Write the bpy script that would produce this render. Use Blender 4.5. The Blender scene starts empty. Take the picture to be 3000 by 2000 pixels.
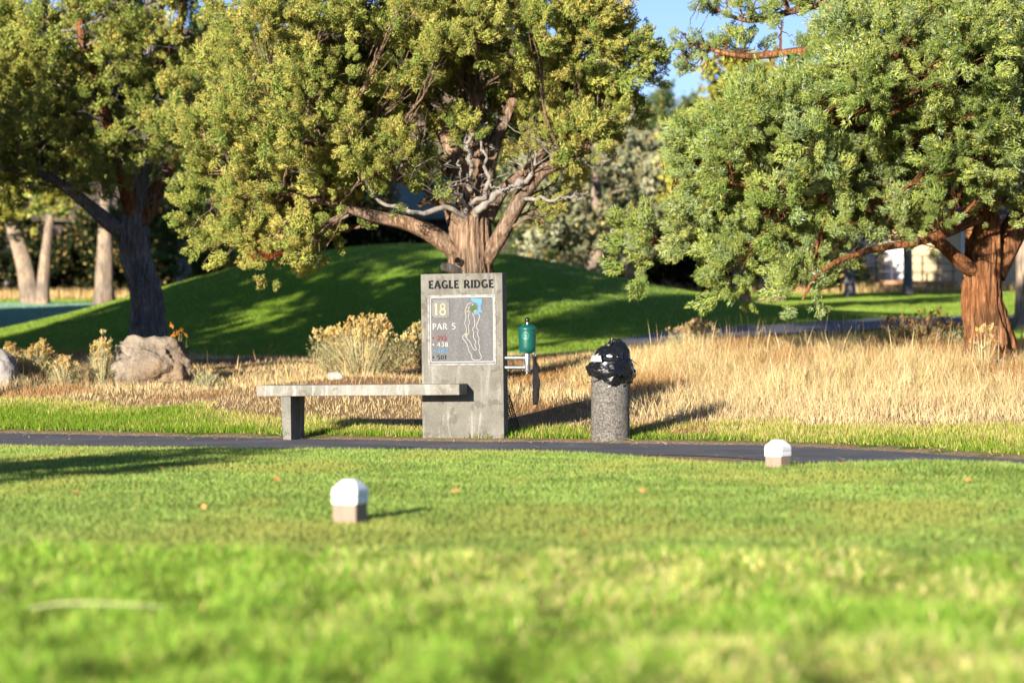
import bpy, math, random
import numpy as np
from mathutils import Vector, Matrix

R = math.radians
rng = np.random.default_rng(7)
random.seed(7)
F = 7083.0          # focal length in pixels of a 3000 px wide picture (85 mm on full frame)
HC = 0.78           # camera height above the tee
AZ, EL = R(26), R(13)
scene = bpy.context.scene
COL = scene.collection

# ------------------------------------------------------------------ helpers
def lin(r, g, b):
    f = lambda c: (c/255/12.92) if c/255 <= .04045 else ((c/255+.055)/1.055)**2.4
    return np.array([f(r), f(g), f(b)])

def tag(o, label=None, cat=None, group=None, kind=None):
    if label: o['label'] = label
    if cat: o['category'] = cat
    if group: o['group'] = group
    if kind: o['kind'] = kind
    return o

def thing(name, label, cat, loc=(0, 0, 0), rot=(0, 0, 0), group=None):
    o = bpy.data.objects.new(name, None)
    COL.objects.link(o)
    o.location = loc; o.rotation_euler = rot
    o.empty_display_size = .1
    return tag(o, label, cat, group)

def link(name, me, mat, parent=None):
    o = bpy.data.objects.new(name, me)
    COL.objects.link(o)
    if mat is not None and not me.materials: me.materials.append(mat)
    if parent is not None: o.parent = parent
    return o

def fast_mesh(name, verts, faces, col=None, smooth=False):
    """verts (N,3), faces (M,k) int array with constant k"""
    me = bpy.data.meshes.new(name)
    verts = np.ascontiguousarray(verts, dtype=np.float32); faces = np.ascontiguousarray(faces, dtype=np.int32)
    m, k = faces.shape
    me.vertices.add(len(verts)); me.vertices.foreach_set('co', verts.ravel())
    me.loops.add(m*k); me.loops.foreach_set('vertex_index', faces.ravel())
    me.polygons.add(m)
    me.polygons.foreach_set('loop_start', np.arange(0, m*k, k, dtype=np.int32))
    me.polygons.foreach_set('loop_total', np.full(m, k, dtype=np.int32))
    me.polygons.foreach_set('use_smooth', np.full(m, smooth, dtype=bool))
    if col is not None:
        a = me.attributes.new('Col', 'FLOAT_COLOR', 'POINT')
        c = np.ones((len(verts), 4), np.float32); c[:, :3] = col
        a.data.foreach_set('color', c.ravel())
    me.update(calc_edges=True)
    return me

def _h(ix, iy, iz, s):
    n = (ix.astype(np.int64)*374761393 + iy.astype(np.int64)*668265263 + iz.astype(np.int64)*2147483647 + s*974634127) & 0x7fffffff
    n = ((n ^ (n >> 13))*1274126177) & 0x7fffffff
    n = ((n ^ (n >> 16))*2246822519) & 0x7fffffff
    return ((n ^ (n >> 15)) & 0xffff)/65535.0

def vnoise(x, y, z=None, s=0):
    x = np.asarray(x, float); y = np.asarray(y, float)
    z = np.zeros_like(x) if z is None else np.asarray(z, float)
    x0, y0, z0 = np.floor(x), np.floor(y), np.floor(z)
    fx, fy, fz = x-x0, y-y0, z-z0
    fx, fy, fz = [t*t*(3-2*t) for t in (fx, fy, fz)]
    r = 0
    for i in (0, 1):
        for j in (0, 1):
            for k in (0, 1):
                w = (fx if i else 1-fx)*(fy if j else 1-fy)*(fz if k else 1-fz)
                r = r + w*_h(x0+i, y0+j, z0+k, s)
    return r

def fbm(x, y, z=None, o=4, s=0):
    r, a, t = 0, 1., 0.
    for i in range(o):
        f = 2.03**i
        r = r + a*vnoise(x*f, y*f, None if z is None else z*f, s+i*17); t += a; a *= .5
    return r/t

def sstep(a, b, x):
    t = np.clip((x-a)/(b-a), 0, 1)
    return t*t*(3-2*t)

class MB:
    """collects shapes, builds ONE mesh object"""
    def __init__(s): s.v = []; s.f = []
    def add(s, vs, fs):
        o = len(s.v); s.v += [tuple(map(float, p)) for p in vs]; s.f += [tuple(int(i)+o for i in f) for f in fs]; return s
    def box(s, x0, x1, y0, y1, z0, z1):
        return s.add([(x0,y0,z0),(x1,y0,z0),(x1,y1,z0),(x0,y1,z0),(x0,y0,z1),(x1,y0,z1),(x1,y1,z1),(x0,y1,z1)],
                     [(0,3,2,1),(4,5,6,7),(0,1,5,4),(1,2,6,5),(2,3,7,6),(3,0,4,7)])
    def prism(s, poly, a0, a1, axis='y'):
        """2-D polygon (counter-clockwise seen from the front) extruded along an axis"""
        n = len(poly)
        m = {'y': lambda p, t: (p[0], t, p[1]), 'z': lambda p, t: (p[0], p[1], t), 'x': lambda p, t: (t, p[0], p[1])}[axis]
        vs = [m(p, a0) for p in poly]+[m(p, a1) for p in poly]
        return s.add(vs, [tuple(range(n)), tuple(range(2*n-1, n-1, -1))]+[(i, i+n, (i+1) % n+n, (i+1) % n) for i in range(n)])
    def lathe(s, prof, n=32, c=(0, 0)):
        o = []
        for (r, z) in prof:
            for i in range(n):
                a = 2*math.pi*i/n
                o.append((c[0]+r*math.cos(a), c[1]+r*math.sin(a), z))
        fs = []
        for j in range(len(prof)-1):
            for i in range(n):
                fs.append((j*n+i, j*n+(i+1) % n, (j+1)*n+(i+1) % n, (j+1)*n+i))
        fs.append(tuple(range(n-1, -1, -1))); fs.append(tuple((len(prof)-1)*n+i for i in range(n)))
        return s.add(o, fs)
    def tube(s, pts, rad, n=8):
        v, f = tube(np.array(pts, float), np.array(rad, float), n)
        k = len(v)
        s.add(v, f)
        return s
    def build(s, name, mat, parent=None, bevel=0, seg=2, smooth=False, angle=None):
        me = bpy.data.meshes.new(name); me.from_pydata(s.v, [], s.f)
        import bmesh
        bm = bmesh.new(); bm.from_mesh(me)
        bmesh.ops.recalc_face_normals(bm, faces=bm.faces)
        if bevel:
            es = [e for e in bm.edges if e.is_manifold and e.calc_face_angle(0) > R(30)]
            bmesh.ops.bevel(bm, geom=es, offset=bevel, segments=seg, affect='EDGES', profile=.6)
        if smooth:
            for f in bm.faces: f.smooth = True
            for e in bm.edges:
                if e.is_manifold and e.calc_face_angle(0) > R(angle or 40): e.smooth = False
        bm.to_mesh(me); bm.free()
        return link(name, me, mat, parent)

def frame_along(P):
    T = np.gradient(P, axis=0); T /= np.linalg.norm(T, axis=1)[:, None]+1e-9
    up = np.array([0, 0, 1.]) if abs(T[:, 2]).mean() < .8 else np.array([0, 1., 0])
    A = np.cross(T, up); A /= np.linalg.norm(A, axis=1)[:, None]+1e-9
    B = np.cross(T, A)
    return A, B

def tube(P, r, n=8, flute=0, seed=0, cap=True):
    A, B = frame_along(P)
    a = np.linspace(0, 2*np.pi, n, endpoint=False)
    rr = np.repeat(r[:, None], n, 1)
    if flute:
        L = np.concatenate([[0], np.cumsum(np.linalg.norm(np.diff(P, axis=0), axis=1))])
        ca, sa = np.cos(a), np.sin(a)
        X = ca[None, :]*2.2+0*L[:, None]; Y = sa[None, :]*2.2+0*L[:, None]; Z = L[:, None]*.55+0*a[None, :]
        nz = fbm(X*2.0, Y*2.0, Z, 4, seed)-.5
        rid = np.abs(vnoise(X*3.1+Z*.3, Y*3.1, Z*.5, seed+5)-.5)*2
        rr = rr*(1+flute*(nz*1.3+(rid-.5)*.55))
        if n >= 48:
            tw = Z*.5
            s1 = fbm((X*np.cos(tw)-Y*np.sin(tw))*5.5, (X*np.sin(tw)+Y*np.cos(tw))*5.5, Z*1.5, 3, seed+11)
            rr = rr+np.minimum(rr, .3)*flute*.62*(np.abs(s1-.5)*-3+.35)
    V = P[:, None, :]+(np.cos(a)[None, :, None]*A[:, None, :]+np.sin(a)[None, :, None]*B[:, None, :])*rr[:, :, None]
    m = len(P); V = V.reshape(-1, 3)
    i = np.arange(m-1)[:, None]*n; j = np.arange(n)[None, :]; j2 = (j+1) % n
    Fq = np.stack([i+j, i+j2, i+n+j2, i+n+j], -1).reshape(-1, 4)
    return V, Fq

def curve_pts(ctrl, n):
    """smooth (Catmull-Rom) resampling of control rows (x,y,z,r)"""
    C = np.array(ctrl, float); C = np.vstack([2*C[0]-C[1], C, 2*C[-1]-C[-2]])
    out = []
    k = len(C)-3
    for t in np.linspace(0, k-1e-6, n):
        i = int(t); u = t-i
        p0, p1, p2, p3 = C[i:i+4]
        out.append(.5*((2*p1)+(-p0+p2)*u+(2*p0-5*p1+4*p2-p3)*u*u+(-p0+3*p1-3*p2+p3)*u**3))
    return np.array(out)

# ------------------------------------------------------------------ materials
def new_mat(name):
    m = bpy.data.materials.new(name); m.use_nodes = True
    nt = m.node_tree; b = nt.nodes['Principled BSDF']
    return m, nt, b, nt.nodes.new, nt.links.new

def N(nt, t, **kw):
    n = nt.nodes.new(t)
    for k, v in kw.items(): setattr(n, k, v)
    return n

def ramp(nt, stops):
    n = nt.nodes.new('ShaderNodeValToRGB'); e = n.color_ramp.elements
    while len(e) < len(stops): e.new(.5)
    for el, (p, c) in zip(e, stops):
        el.position = p; el.color = (*c[:3], 1)
    return n

def leaf_mat(name, trans=.3, rough=.8, spec=0.0):
    m = bpy.data.materials.new(name); m.use_nodes = True
    nt = m.node_tree; nt.nodes.clear(); L = nt.links.new
    out = N(nt, 'ShaderNodeOutputMaterial'); at = N(nt, 'ShaderNodeAttribute', attribute_name='Col')
    d = N(nt, 'ShaderNodeBsdfDiffuse'); t = N(nt, 'ShaderNodeBsdfTranslucent'); mx = N(nt, 'ShaderNodeMixShader')
    mx.inputs[0].default_value = trans
    L(at.outputs['Color'], d.inputs['Color']); L(at.outputs['Color'], t.inputs['Color'])
    L(d.outputs[0], mx.inputs[1]); L(t.outputs[0], mx.inputs[2])
    last = mx
    if spec:
        g = N(nt, 'ShaderNodeBsdfGlossy'); g.inputs['Roughness'].default_value = .45
        m2 = N(nt, 'ShaderNodeMixShader'); m2.inputs[0].default_value = spec
        L(mx.outputs[0], m2.inputs[1]); L(g.outputs[0], m2.inputs[2]); last = m2
    L(last.outputs[0], out.inputs['Surface'])
    return m

def noise_mat(name, stops, scale=8, detail=6, sc3=(1, 1, 1), rough=.85, bump=.2, bscale=None, bdist=.01, second=None, spec=.3):
    m, nt, b, new, L = new_mat(name)
    tc = N(nt, 'ShaderNodeTexCoord'); mp = N(nt, 'ShaderNodeMapping'); mp.inputs['Scale'].default_value = sc3
    L(tc.outputs['Object'], mp.inputs['Vector'])
    n = N(nt, 'ShaderNodeTexNoise'); n.inputs['Scale'].default_value = scale; n.inputs['Detail'].default_value = detail
    n.inputs['Roughness'].default_value = .62
    L(mp.outputs[0], n.inputs['Vector'])
    r = ramp(nt, stops); L(n.outputs['Fac'], r.inputs['Fac'])
    colr = r.outputs['Color']
    if second:   # (scale, sc3, stops, amount): multiplied on top
        s_, q3, st, amt = second
        m2 = N(nt, 'ShaderNodeMapping'); m2.inputs['Scale'].default_value = q3; L(tc.outputs['Object'], m2.inputs['Vector'])
        n2 = N(nt, 'ShaderNodeTexNoise'); n2.inputs['Scale'].default_value = s_; n2.inputs['Detail'].default_value = 5
        L(m2.outputs[0], n2.inputs['Vector'])
        r2 = ramp(nt, st); L(n2.outputs['Fac'], r2.inputs['Fac'])
        mx = N(nt, 'ShaderNodeMix', data_type='RGBA', blend_type='MULTIPLY'); mx.inputs[0].default_value = amt
        L(colr, mx.inputs[6]); L(r2.outputs['Color'], mx.inputs[7]); colr = mx.outputs[2]
    L(colr, b.inputs['Base Color'])
    b.inputs['Roughness'].default_value = rough; b.inputs['Specular IOR Level'].default_value = spec
    if bump:
        nb = N(nt, 'ShaderNodeTexNoise'); nb.inputs['Scale'].default_value = bscale or scale*4; nb.inputs['Detail'].default_value = 5
        L(mp.outputs[0], nb.inputs['Vector'])
        bp = N(nt, 'ShaderNodeBump'); bp.inputs['Strength'].default_value = bump; bp.inputs['Distance'].default_value = bdist
        L(nb.outputs['Fac'], bp.inputs['Height']); L(bp.outputs[0], b.inputs['Normal'])
    return m

def plain(name, c, rough=.5, metal=0., spec=.5):
    return noise_mat(name, [(.3, np.array(c)*.85), (.7, np.array(c)*1.12)], scale=14, rough=rough, bump=.06, bscale=90, bdist=.002, spec=spec) if not metal else metal_mat(name, c, rough)

def metal_mat(name, c, rough):
    m, nt, b, new, L = new_mat(name)
    tc = N(nt, 'ShaderNodeTexCoord'); n = N(nt, 'ShaderNodeTexNoise'); n.inputs['Scale'].default_value = 60
    L(tc.outputs['Object'], n.inputs['Vector'])
    r = ramp(nt, [(.3, (rough*.8,)*3), (.7, (rough*1.25,)*3)]); L(n.outputs['Fac'], r.inputs['Fac']); L(r.outputs['Color'], b.inputs['Roughness'])
    b.inputs['Base Color'].default_value = (*c, 1); b.inputs['Metallic'].default_value = 1
    return m

M = {}
M['leaf'] = leaf_mat('juniper_foliage', .22)
M['blade'] = leaf_mat('grass_blades', .38)
M['straw'] = leaf_mat('dry_grass', .3)

# ------------------------------------------------------------------ terrain
PATH_EDGE = np.array([(-60, 33), (-30, 28.5), (-12, 24.6), (-8, 23.6), (-4.9, 22.5), (-2.3, 21.35), (-.3, 20.48), (.9, 20.22), (2.45, 19.35), (3.7, 17.3), (4.9, 14.7), (6.0, 11), (6.9, 5), (7.4, -3), (7.5, -15)], float)
EDGE = curve_pts(np.c_[PATH_EDGE, np.zeros((len(PATH_EDGE), 2))], 220)[:, :2]
_d = np.gradient(EDGE, axis=0); _d /= np.linalg.norm(_d, axis=1)[:, None]
EN = np.c_[-_d[:, 1], _d[:, 0]]          # left of the direction of travel = away from the tee
PW = 2.65                                  # path width

def path_w(x):
    return PW-.95*sstep(1.0, 3.0, x)+.5*sstep(1.0, 4.0, -np.asarray(x, float))

def edge_dist(x, y):
    """signed distance beyond the far edge of the cart path (negative on path and tee)"""
    x = np.asarray(x, float); y = np.asarray(y, float); sh = x.shape
    x = x.ravel(); y = y.ravel(); out = np.empty(len(x))
    for s in range(0, len(x), 20000):
        dx = x[s:s+20000, None]-EDGE[None, :, 0]; dy = y[s:s+20000, None]-EDGE[None, :, 1]
        i = np.argmin(dx*dx+dy*dy, 1); k = np.arange(len(i))
        al = np.abs(dx[k, i]*EN[i, 0]+dy[k, i]*EN[i, 1]); full = np.sqrt(dx[k, i]**2+dy[k, i]**2)
        sg = np.sign(dx[k, i]*EN[i, 0]+dy[k, i]*EN[i, 1])
        out[s:s+20000] = sg*np.where(full < 1.2, al, full)
    out = np.where(out < 0, out*PW/path_w(x), out)
    return out.reshape(sh)

T_ = np.array([0, .5, 1.5, 4, 7, 11, 17, 22, 27, 45, 64, 80, 150, 300, 600, 1500, 4000.])
Z_ = np.array([-.055, -.03, .05, .2, .36, .5, .62, .82, 1.0, 1.75, 2.4, 2.9, 4.2, 7, 10, 10, 10])
T2_ = np.array([-200, -PW-1.6, -PW-.75, -PW-.25, -PW-.02, -PW+.1, -.05, 0])
Z2_ = np.array([0, 0, -.005, -.035, -.062, -.075, -.072, -.055])

def zfun(x, y, t=None):
    x = np.asarray(x, float); y = np.asarray(y, float)
    t = edge_dist(x, y) if t is None else t
    z = np.where(t > 0, np.interp(t, T_, Z_), np.interp(t, T2_, Z2_))
    z = z+.07*np.exp(-((t+PW+.50)/.38)**2)*sstep(1.3, 3.2, x)*(t < -PW)
    # mown mound behind the trees
    g = np.exp(-((x+2.5)/4.5)**2*.5-((y-52)/4.7)**2*.5)
    z = z+1.78*g-.42*np.exp(-((x+14)/4.8)**2-((y-50)/7.5)**2)
    # small hump of bare earth and a low bank behind the sign
    z = z+.14*np.exp(-((x+1.6)/1.3)**2-((y-26.2)/1.6)**2)*(t > 0)+.2*np.exp(-((x-4.5)/3.5)**2-((y-30.5)/3.5)**2)
    z = z+(fbm(x*.5, y*.5, o=4, s=3)-.5)*.10*sstep(.4, 3, t)*(1-sstep(24, 40, t)*.4)
    z = z+(fbm(x*.9, y*.9, o=3, s=9)-.5)*.03*sstep(PW+1.5, PW+3, -t)
    # distant hills
    w = sstep(220, 420, y)
    hill = 92*np.exp(-((x+140)/150)**2-((y-760)/190)**2)+48*np.exp(-((x-10)/70)**2-((y-720)/120)**2)+60*np.exp(-((x-420)/200)**2-((y-900)/200)**2)
    z = z+w*(hill+(fbm(x*.012, y*.012, o=4, s=21)-.5)*12)
    return z

def lawn_width(x):
    return np.interp(x, [-12, -5, -3.2, -2.3, -1.2, 0, 1.2, 2.0, 3.2, 5, 10], [3.4, 2.9, 2.3, 1.25, 1.05, 1.0, .9, .95, 1.5, 2.0, 2.4])

G_TEE = np.array([.17, .27, .04]); G_LAWN = np.array([.11, .21, .016]); G_FAIR = np.array([.16, .28, .016])
C_STRAW = np.array([.40, .27, .115]); C_DIRT = np.array([.27, .18, .105]); C_DARK = np.array([.07, .05, .035])

def zone(x, y, t):
    """weights: tee, lawn, dry, far mown grass"""
    nz = (fbm(x*1.3, y*1.3, o=3, s=31)-.5)
    lw = lawn_width(x)+nz*1.7
    tee = (t < -PW+.05).astype(float)
    lawn = (1-sstep(lw-.35, lw+.35, t))*(t > -.05)*1.0
    far0 = np.interp(x, [-12, -4, 0, 3, 8], [12.5, 13.5, 14.5, 14.5, 15.0])
    far = sstep(-.7, .7, t-far0+nz*1.5)
    far2 = sstep(0, 3, y-(88+nz*10+.05*x))
    dry = np.clip(1-tee-lawn-far, 0, 1)*(t > -.05)
    dry = np.maximum(dry, far2); far = far*(1-far2)
    return tee, lawn, dry, far

def ground_col(x, y, t):
    tee, lawn, dry, far = zone(x, y, t)
    n1 = fbm(x*.8, y*.8, o=4, s=41); n2 = fbm(x*3.5, y*3.5, o=3, s=43)
    c = np.zeros(x.shape+(3,))
    ct = G_TEE*(.85+.4*(n1[..., None]-.5))+np.array([.10, .05, .008])*np.clip((n2-.52)*2.2, 0, 1)[..., None]
    cl = G_LAWN*(.8+.5*(n2[..., None]-.5))
    dirt = sstep(.46, .6, fbm(x*.55+3, y*.8, o=3, s=47))
    hump = np.exp(-((x+1.3)/1.7)**2-((y-25.5)/1.7)**2)
    dirt = np.clip(dirt*.6+hump*.6, 0, 1)
    cd = C_STRAW*.62*(1-dirt[..., None])+C_DIRT*dirt[..., None]
    cd = cd*(.75+.5*n2[..., None])
    cf = G_FAIR*(.85+.35*(n1[..., None]-.5))
    hills = sstep(150, 300, y)
    cd = cd*(1-hills[..., None])+hills[..., None]*(np.array([.20, .15, .10])*(.5+.9*n1[..., None]))
    c = c+tee[..., None]*ct+lawn[..., None]*cl+dry[..., None]*cd+far[..., None]*cf
    path = ((t <= 0) & (t > -PW))[..., None]
    verge = (sstep(.32, .0, np.abs(t-.05)))[..., None]*(n2[..., None] > .35)
    c = c*(1-verge)+verge*np.array([.30, .21, .125])
    c = np.where(path, np.array([.25, .19, .12]), c)
    return c

def axis(segs):
    out = []
    for a, b, st in segs: out.append(np.arange(a, b, st))
    return np.concatenate(out)
gx = np.concatenate([-np.geomspace(2200, 16, 42), axis([(-15, -7.5, .5), (-7.5, 7.5, .085), (7.5, 15.01, .5)]), np.geomspace(16, 2200, 42)])
gy = np.concatenate([-np.geomspace(300, 6, 14), axis([(-5, 3.5, .5), (3.5, 18, .1), (18, 27, .05), (27, 36, .12), (36, 64, .3), (64, 100, 1.0)]), np.geomspace(100, 3000, 60)])
GX, GY = np.meshgrid(gx, gy)
GT = edge_dist(GX, GY)
GZ = zfun(GX, GY, GT)
gc = ground_col(GX, GY, GT)
nx, ny = len(gx), len(gy)
ii = (np.arange(ny-1)[:, None]*nx+np.arange(nx-1)[None, :]).ravel()
me = fast_mesh('ground', np.c_[GX.ravel(), GY.ravel(), GZ.ravel()], np.stack([ii, ii+1, ii+nx+1, ii+nx], -1), gc.reshape(-1, 3), True)

def ground_mat():
    m, nt, b, new, L = new_mat('ground_soil_and_turf')
    at = N(nt, 'ShaderNodeAttribute', attribute_name='Col'); tc = N(nt, 'ShaderNodeTexCoord')
    n = N(nt, 'ShaderNodeTexNoise'); n.inputs['Scale'].default_value = 22; n.inputs['Detail'].default_value = 6; n.inputs['Roughness'].default_value = .7
    L(tc.outputs['Object'], n.inputs['Vector'])
    r = ramp(nt, [(.25, (.55,)*3), (.75, (1.3,)*3)]); L(n.outputs['Fac'], r.inputs['Fac'])
    mx = N(nt, 'ShaderNodeMix', data_type='RGBA', blend_type='MULTIPLY'); mx.inputs[0].default_value = 1
    L(at.outputs['Color'], mx.inputs[6]); L(r.outputs['Color'], mx.inputs[7]); L(mx.outputs[2], b.inputs['Base Color'])
    nb = N(nt, 'ShaderNodeTexNoise'); nb.inputs['Scale'].default_value = 55; nb.inputs['Detail'].default_value = 4
    L(tc.outputs['Object'], nb.inputs['Vector'])
    bp = N(nt, 'ShaderNodeBump'); bp.inputs['Strength'].default_value = .9; bp.inputs['Distance'].default_value = .03
    L(nb.outputs['Fac'], bp.inputs['Height']); L(bp.outputs[0], b.inputs['Normal'])
    b.inputs['Roughness'].default_value = .95; b.inputs['Specular IOR Level'].default_value = .05
    return m
tag(link('ground', me, ground_mat()), kind='structure')

def asphalt_mat():
    m, nt, b, new, L = new_mat('asphalt')
    tc = N(nt, 'ShaderNodeTexCoord')
    n = N(nt, 'ShaderNodeTexNoise'); n.inputs['Scale'].default_value = 160; n.inputs['Detail'].default_value = 3
    n2 = N(nt, 'ShaderNodeTexNoise'); n2.inputs['Scale'].default_value = 1.6; n2.inputs['Detail'].default_value = 6
    n3 = N(nt, 'ShaderNodeTexNoise'); n3.inputs['Scale'].default_value = 26; n3.inputs['Detail'].default_value = 4
    for q in (n, n2, n3): L(tc.outputs['Object'], q.inputs['Vector'])
    r = ramp(nt, [(.3, (.045, .046, .054)), (.6, (.10, .10, .11)), (.8, (.19, .19, .195))]); L(n.outputs['Fac'], r.inputs['Fac'])
    r2 = ramp(nt, [(.3, (.7,)*3), (.7, (1.4,)*3)]); L(n2.outputs['Fac'], r2.inputs['Fac'])
    mx = N(nt, 'ShaderNodeMix', data_type='RGBA', blend_type='MULTIPLY'); mx.inputs[0].default_value = 1
    L(r.outputs['Color'], mx.inputs[6]); L(r2.outputs['Color'], mx.inputs[7])
    r3 = ramp(nt, [(.66, (0,)*3), (.72, (1,)*3)]); L(n3.outputs['Fac'], r3.inputs['Fac'])
    m3 = N(nt, 'ShaderNodeMix', data_type='RGBA'); L(r3.outputs['Color'], m3.inputs[0])
    L(mx.outputs[2], m3.inputs[6]); m3.inputs[7].default_value = (.26, .19, .12, 1)
    L(m3.outputs[2], b.inputs['Base Color'])
    bp = N(nt, 'ShaderNodeBump'); bp.inputs['Strength'].default_value = .5; bp.inputs['Distance'].default_value = .004
    L(n.outputs['Fac'], bp.inputs['Height']); L(bp.outputs[0], b.inputs['Normal'])
    b.inputs['Roughness'].default_value = .8; b.inputs['Specular IOR Level'].default_value = .35
    return m
M['asphalt'] = asphalt_mat()

def sheet(name, edge, nrm, offs, lift, wsc=None):
    k = len(offs)
    ow = np.ones(len(edge)) if wsc is None else wsc
    P = edge[:, None, :]+nrm[:, None, :]*np.array(offs)[None, :, None]*ow[:, None, None]
    wob = (fbm(P[..., 0]*2.2, P[..., 1]*2.2, o=3, s=77)-.5)*.10
    P = P+nrm[:, None, :]*(wob*((np.arange(k) == 0) | (np.arange(k) == k-1))[None, :])[..., None]
    z = zfun(P[..., 0], P[..., 1])+lift
    V = np.c_[P.reshape(-1, 2), z.ravel()]
    i = (np.arange(len(edge)-1)[:, None]*k+np.arange(k-1)[None, :]).ravel()
    return fast_mesh(name, V, np.stack([i, i+1, i+k+1, i+k], -1)[:, ::-1], None, True)
fine = curve_pts(np.c_[PATH_EDGE[3:13], np.zeros((10, 2))], 900)[:, :2]
fd = np.gradient(fine, axis=0); fd /= np.linalg.norm(fd, axis=1)[:, None]; fn = np.c_[-fd[:, 1], fd[:, 0]]
tag(link('cart_path', sheet('cart_path', fine, fn, np.linspace(-.06, -PW+.05, 14), .006, path_w(fine[:, 0])/PW), M['asphalt']), kind='structure')
FP = np.array([(2.5, 37.5), (2.75, 40.2), (3.5, 42.2), (4.8, 43.6), (6.5, 45.9), (10, 51), (20, 62)], float)
fine2 = curve_pts(np.c_[FP, np.zeros((len(FP), 2))], 240)[:, :2]
fd = np.gradient(fine2, axis=0); fd /= np.linalg.norm(fd, axis=1)[:, None]; fn2 = np.c_[-fd[:, 1], fd[:, 0]]
tag(link('far_cart_path', sheet('far_cart_path', fine2, fn2, np.linspace(.95, -.95, 10), .035), M['asphalt']), kind='structure')
def farpath_dist(x, y):
    return np.sqrt(np.min((x[:, None]-fine2[None, ::2, 0])**2+(y[:, None]-fine2[None, ::2, 1])**2, 1))

# ------------------------------------------------------------------ grass
def blades(name, x, y, z, h, w, col, lean=.35, seg=1, mat=None, wind=(0, 0), kind='stuff', parent=None):
    n = len(x)
    a = rng.uniform(0, 2*np.pi, n); b = rng.uniform(0, 2*np.pi, n); l = lean*rng.uniform(.2, 1.3, n)
    side = np.c_[np.cos(a), np.sin(a), np.zeros(n)]*(w/2)[:, None]
    ld = np.c_[np.cos(b)*l+wind[0], np.sin(b)*l+wind[1], np.ones(n)]; ld /= np.linalg.norm(ld, axis=1)[:, None]
    P = np.c_[x, y, z]
    if seg == 1:
        V = np.stack([P-side, P+side, P+ld*h[:, None]], 1).reshape(-1, 3)
        Fc = np.arange(3*n).reshape(n, 3); c = np.repeat(col, 3, 0)
    else:
        drop = np.c_[np.cos(b)*l, np.sin(b)*l, -l*.5]
        mid = P+ld*(h*.55)[:, None]; tip = P+ld*h[:, None]+drop*(h*.45)[:, None]
        V = np.stack([P-side, P+side, mid-side*.8, mid+side*.8, tip], 1).reshape(-1, 3)
        o = (np.arange(n)*5)[:, None]
        Fc = np.concatenate([o+np.array([0, 1, 3]), o+np.array([0, 3, 2]), o+np.array([2, 3, 4])]); c = np.repeat(col, 5, 0)
    me = fast_mesh(name, V, Fc, c)
    o = link(name, me, mat or M['blade'], parent)
    if kind: tag(o, kind=kind)
    return o

def scatter(n, y0, y1, margin=1.2, side=.226, power=1.0):
    """points over the ground wedge the lens (and a step to its side) can see, uniform on the ground"""
    y = np.sqrt(rng.uniform(y0**2, y1**2, n)) if power == 1 else y0*(y1/y0)**rng.uniform(0, 1, n)
    x = rng.uniform(-1, 1, n)*(side*y+margin)
    return x, y

def mixc(n, cols, wts, jit=.18):
    i = rng.choice(len(cols), n, p=np.array(wts)/sum(wts))
    c = np.array(cols)[i]
    return c*(1+rng.normal(0, jit, (n, 1)))*(1+rng.normal(0, .05, (n, 3)))

def pick(mask, *arrs): return [a[mask] for a in arrs]

# mown tee
x, y = scatter(370000, 8.2, 19.6)
t = edge_dist(x, y); k = t < -PW-.03; x, y, t = pick(k, x, y, t)
n = len(x); pat = fbm(x*.7, y*.7, o=3, s=51); pat2 = fbm(x*4, y*4, o=2, s=53); pat3 = fbm(x*1.6, y*.8, o=3, s=54)
c = mixc(n, [(.19, .295, .065), (.23, .325, .075), (.28, .33, .09), (.40, .35, .15)], [4, 3, 1.6, .25])
c = c*(1-.4*np.clip((pat2-.5)*2, -.4, .5))[:, None]
yel = np.clip((pat3-.47)*3.2, 0, .8)[:, None]
c = c*(1-yel)+np.array([.32, .33, .085])*yel
edge = sstep(-PW-.9, -PW-.1, t)
h = (.011+.009*rng.random(n))*(1+pat*.6)+edge*.04*rng.random(n)
blades('tee_grass', x, y, zfun(x, y, t)-.003, h, .0055+.004*edge+.0004*y*rng.random(n), c, lean=.55)
# longer rough in front of the tee
x, y = scatter(260000, 4.6, 9.4, 1.0, .235, 2)
rg = 8.75-.35*(x < 0)*np.clip(-x, 0, 1.5)*-.6+.5*(fbm(x*2.0, y*2.0, o=2, s=61)-.5)
k = y < rg; x, y, rg = pick(k, x, y, rg); n = len(x)
pat = fbm(x*5.5, y*4.5, o=3, s=63); pat2 = fbm(x*1.1+9, y*1.1, o=2, s=65)
straw = np.clip((pat2-.45)*3.5+.36+.22*np.clip(x+.3, -1, 1.2)-(y-6.5)*.12, .05, .75)
isst = rng.random(n) < straw*.55
c = mixc(n, [(.14, .27, .03), (.20, .31, .045), (.28, .34, .07)], [3, 3, 2])
c[isst] = mixc(int(isst.sum()), [(.44, .40, .14), (.62, .50, .25), (.36, .36, .10)], [3, 2.2, 3])
c *= np.clip(.15+2.0*pat, .35, 1.6)[:, None]
h = (.013+.085*np.clip(pat*2.0-.5, .05, 1))*rng.uniform(.6, 1.2, n)*np.clip((rg-y)*2.5+.35, .35, 1)
blades('rough_grass', x, y, zfun(x, y)-.004, h, np.full(n, .0058), c, lean=.8, seg=2)
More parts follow.
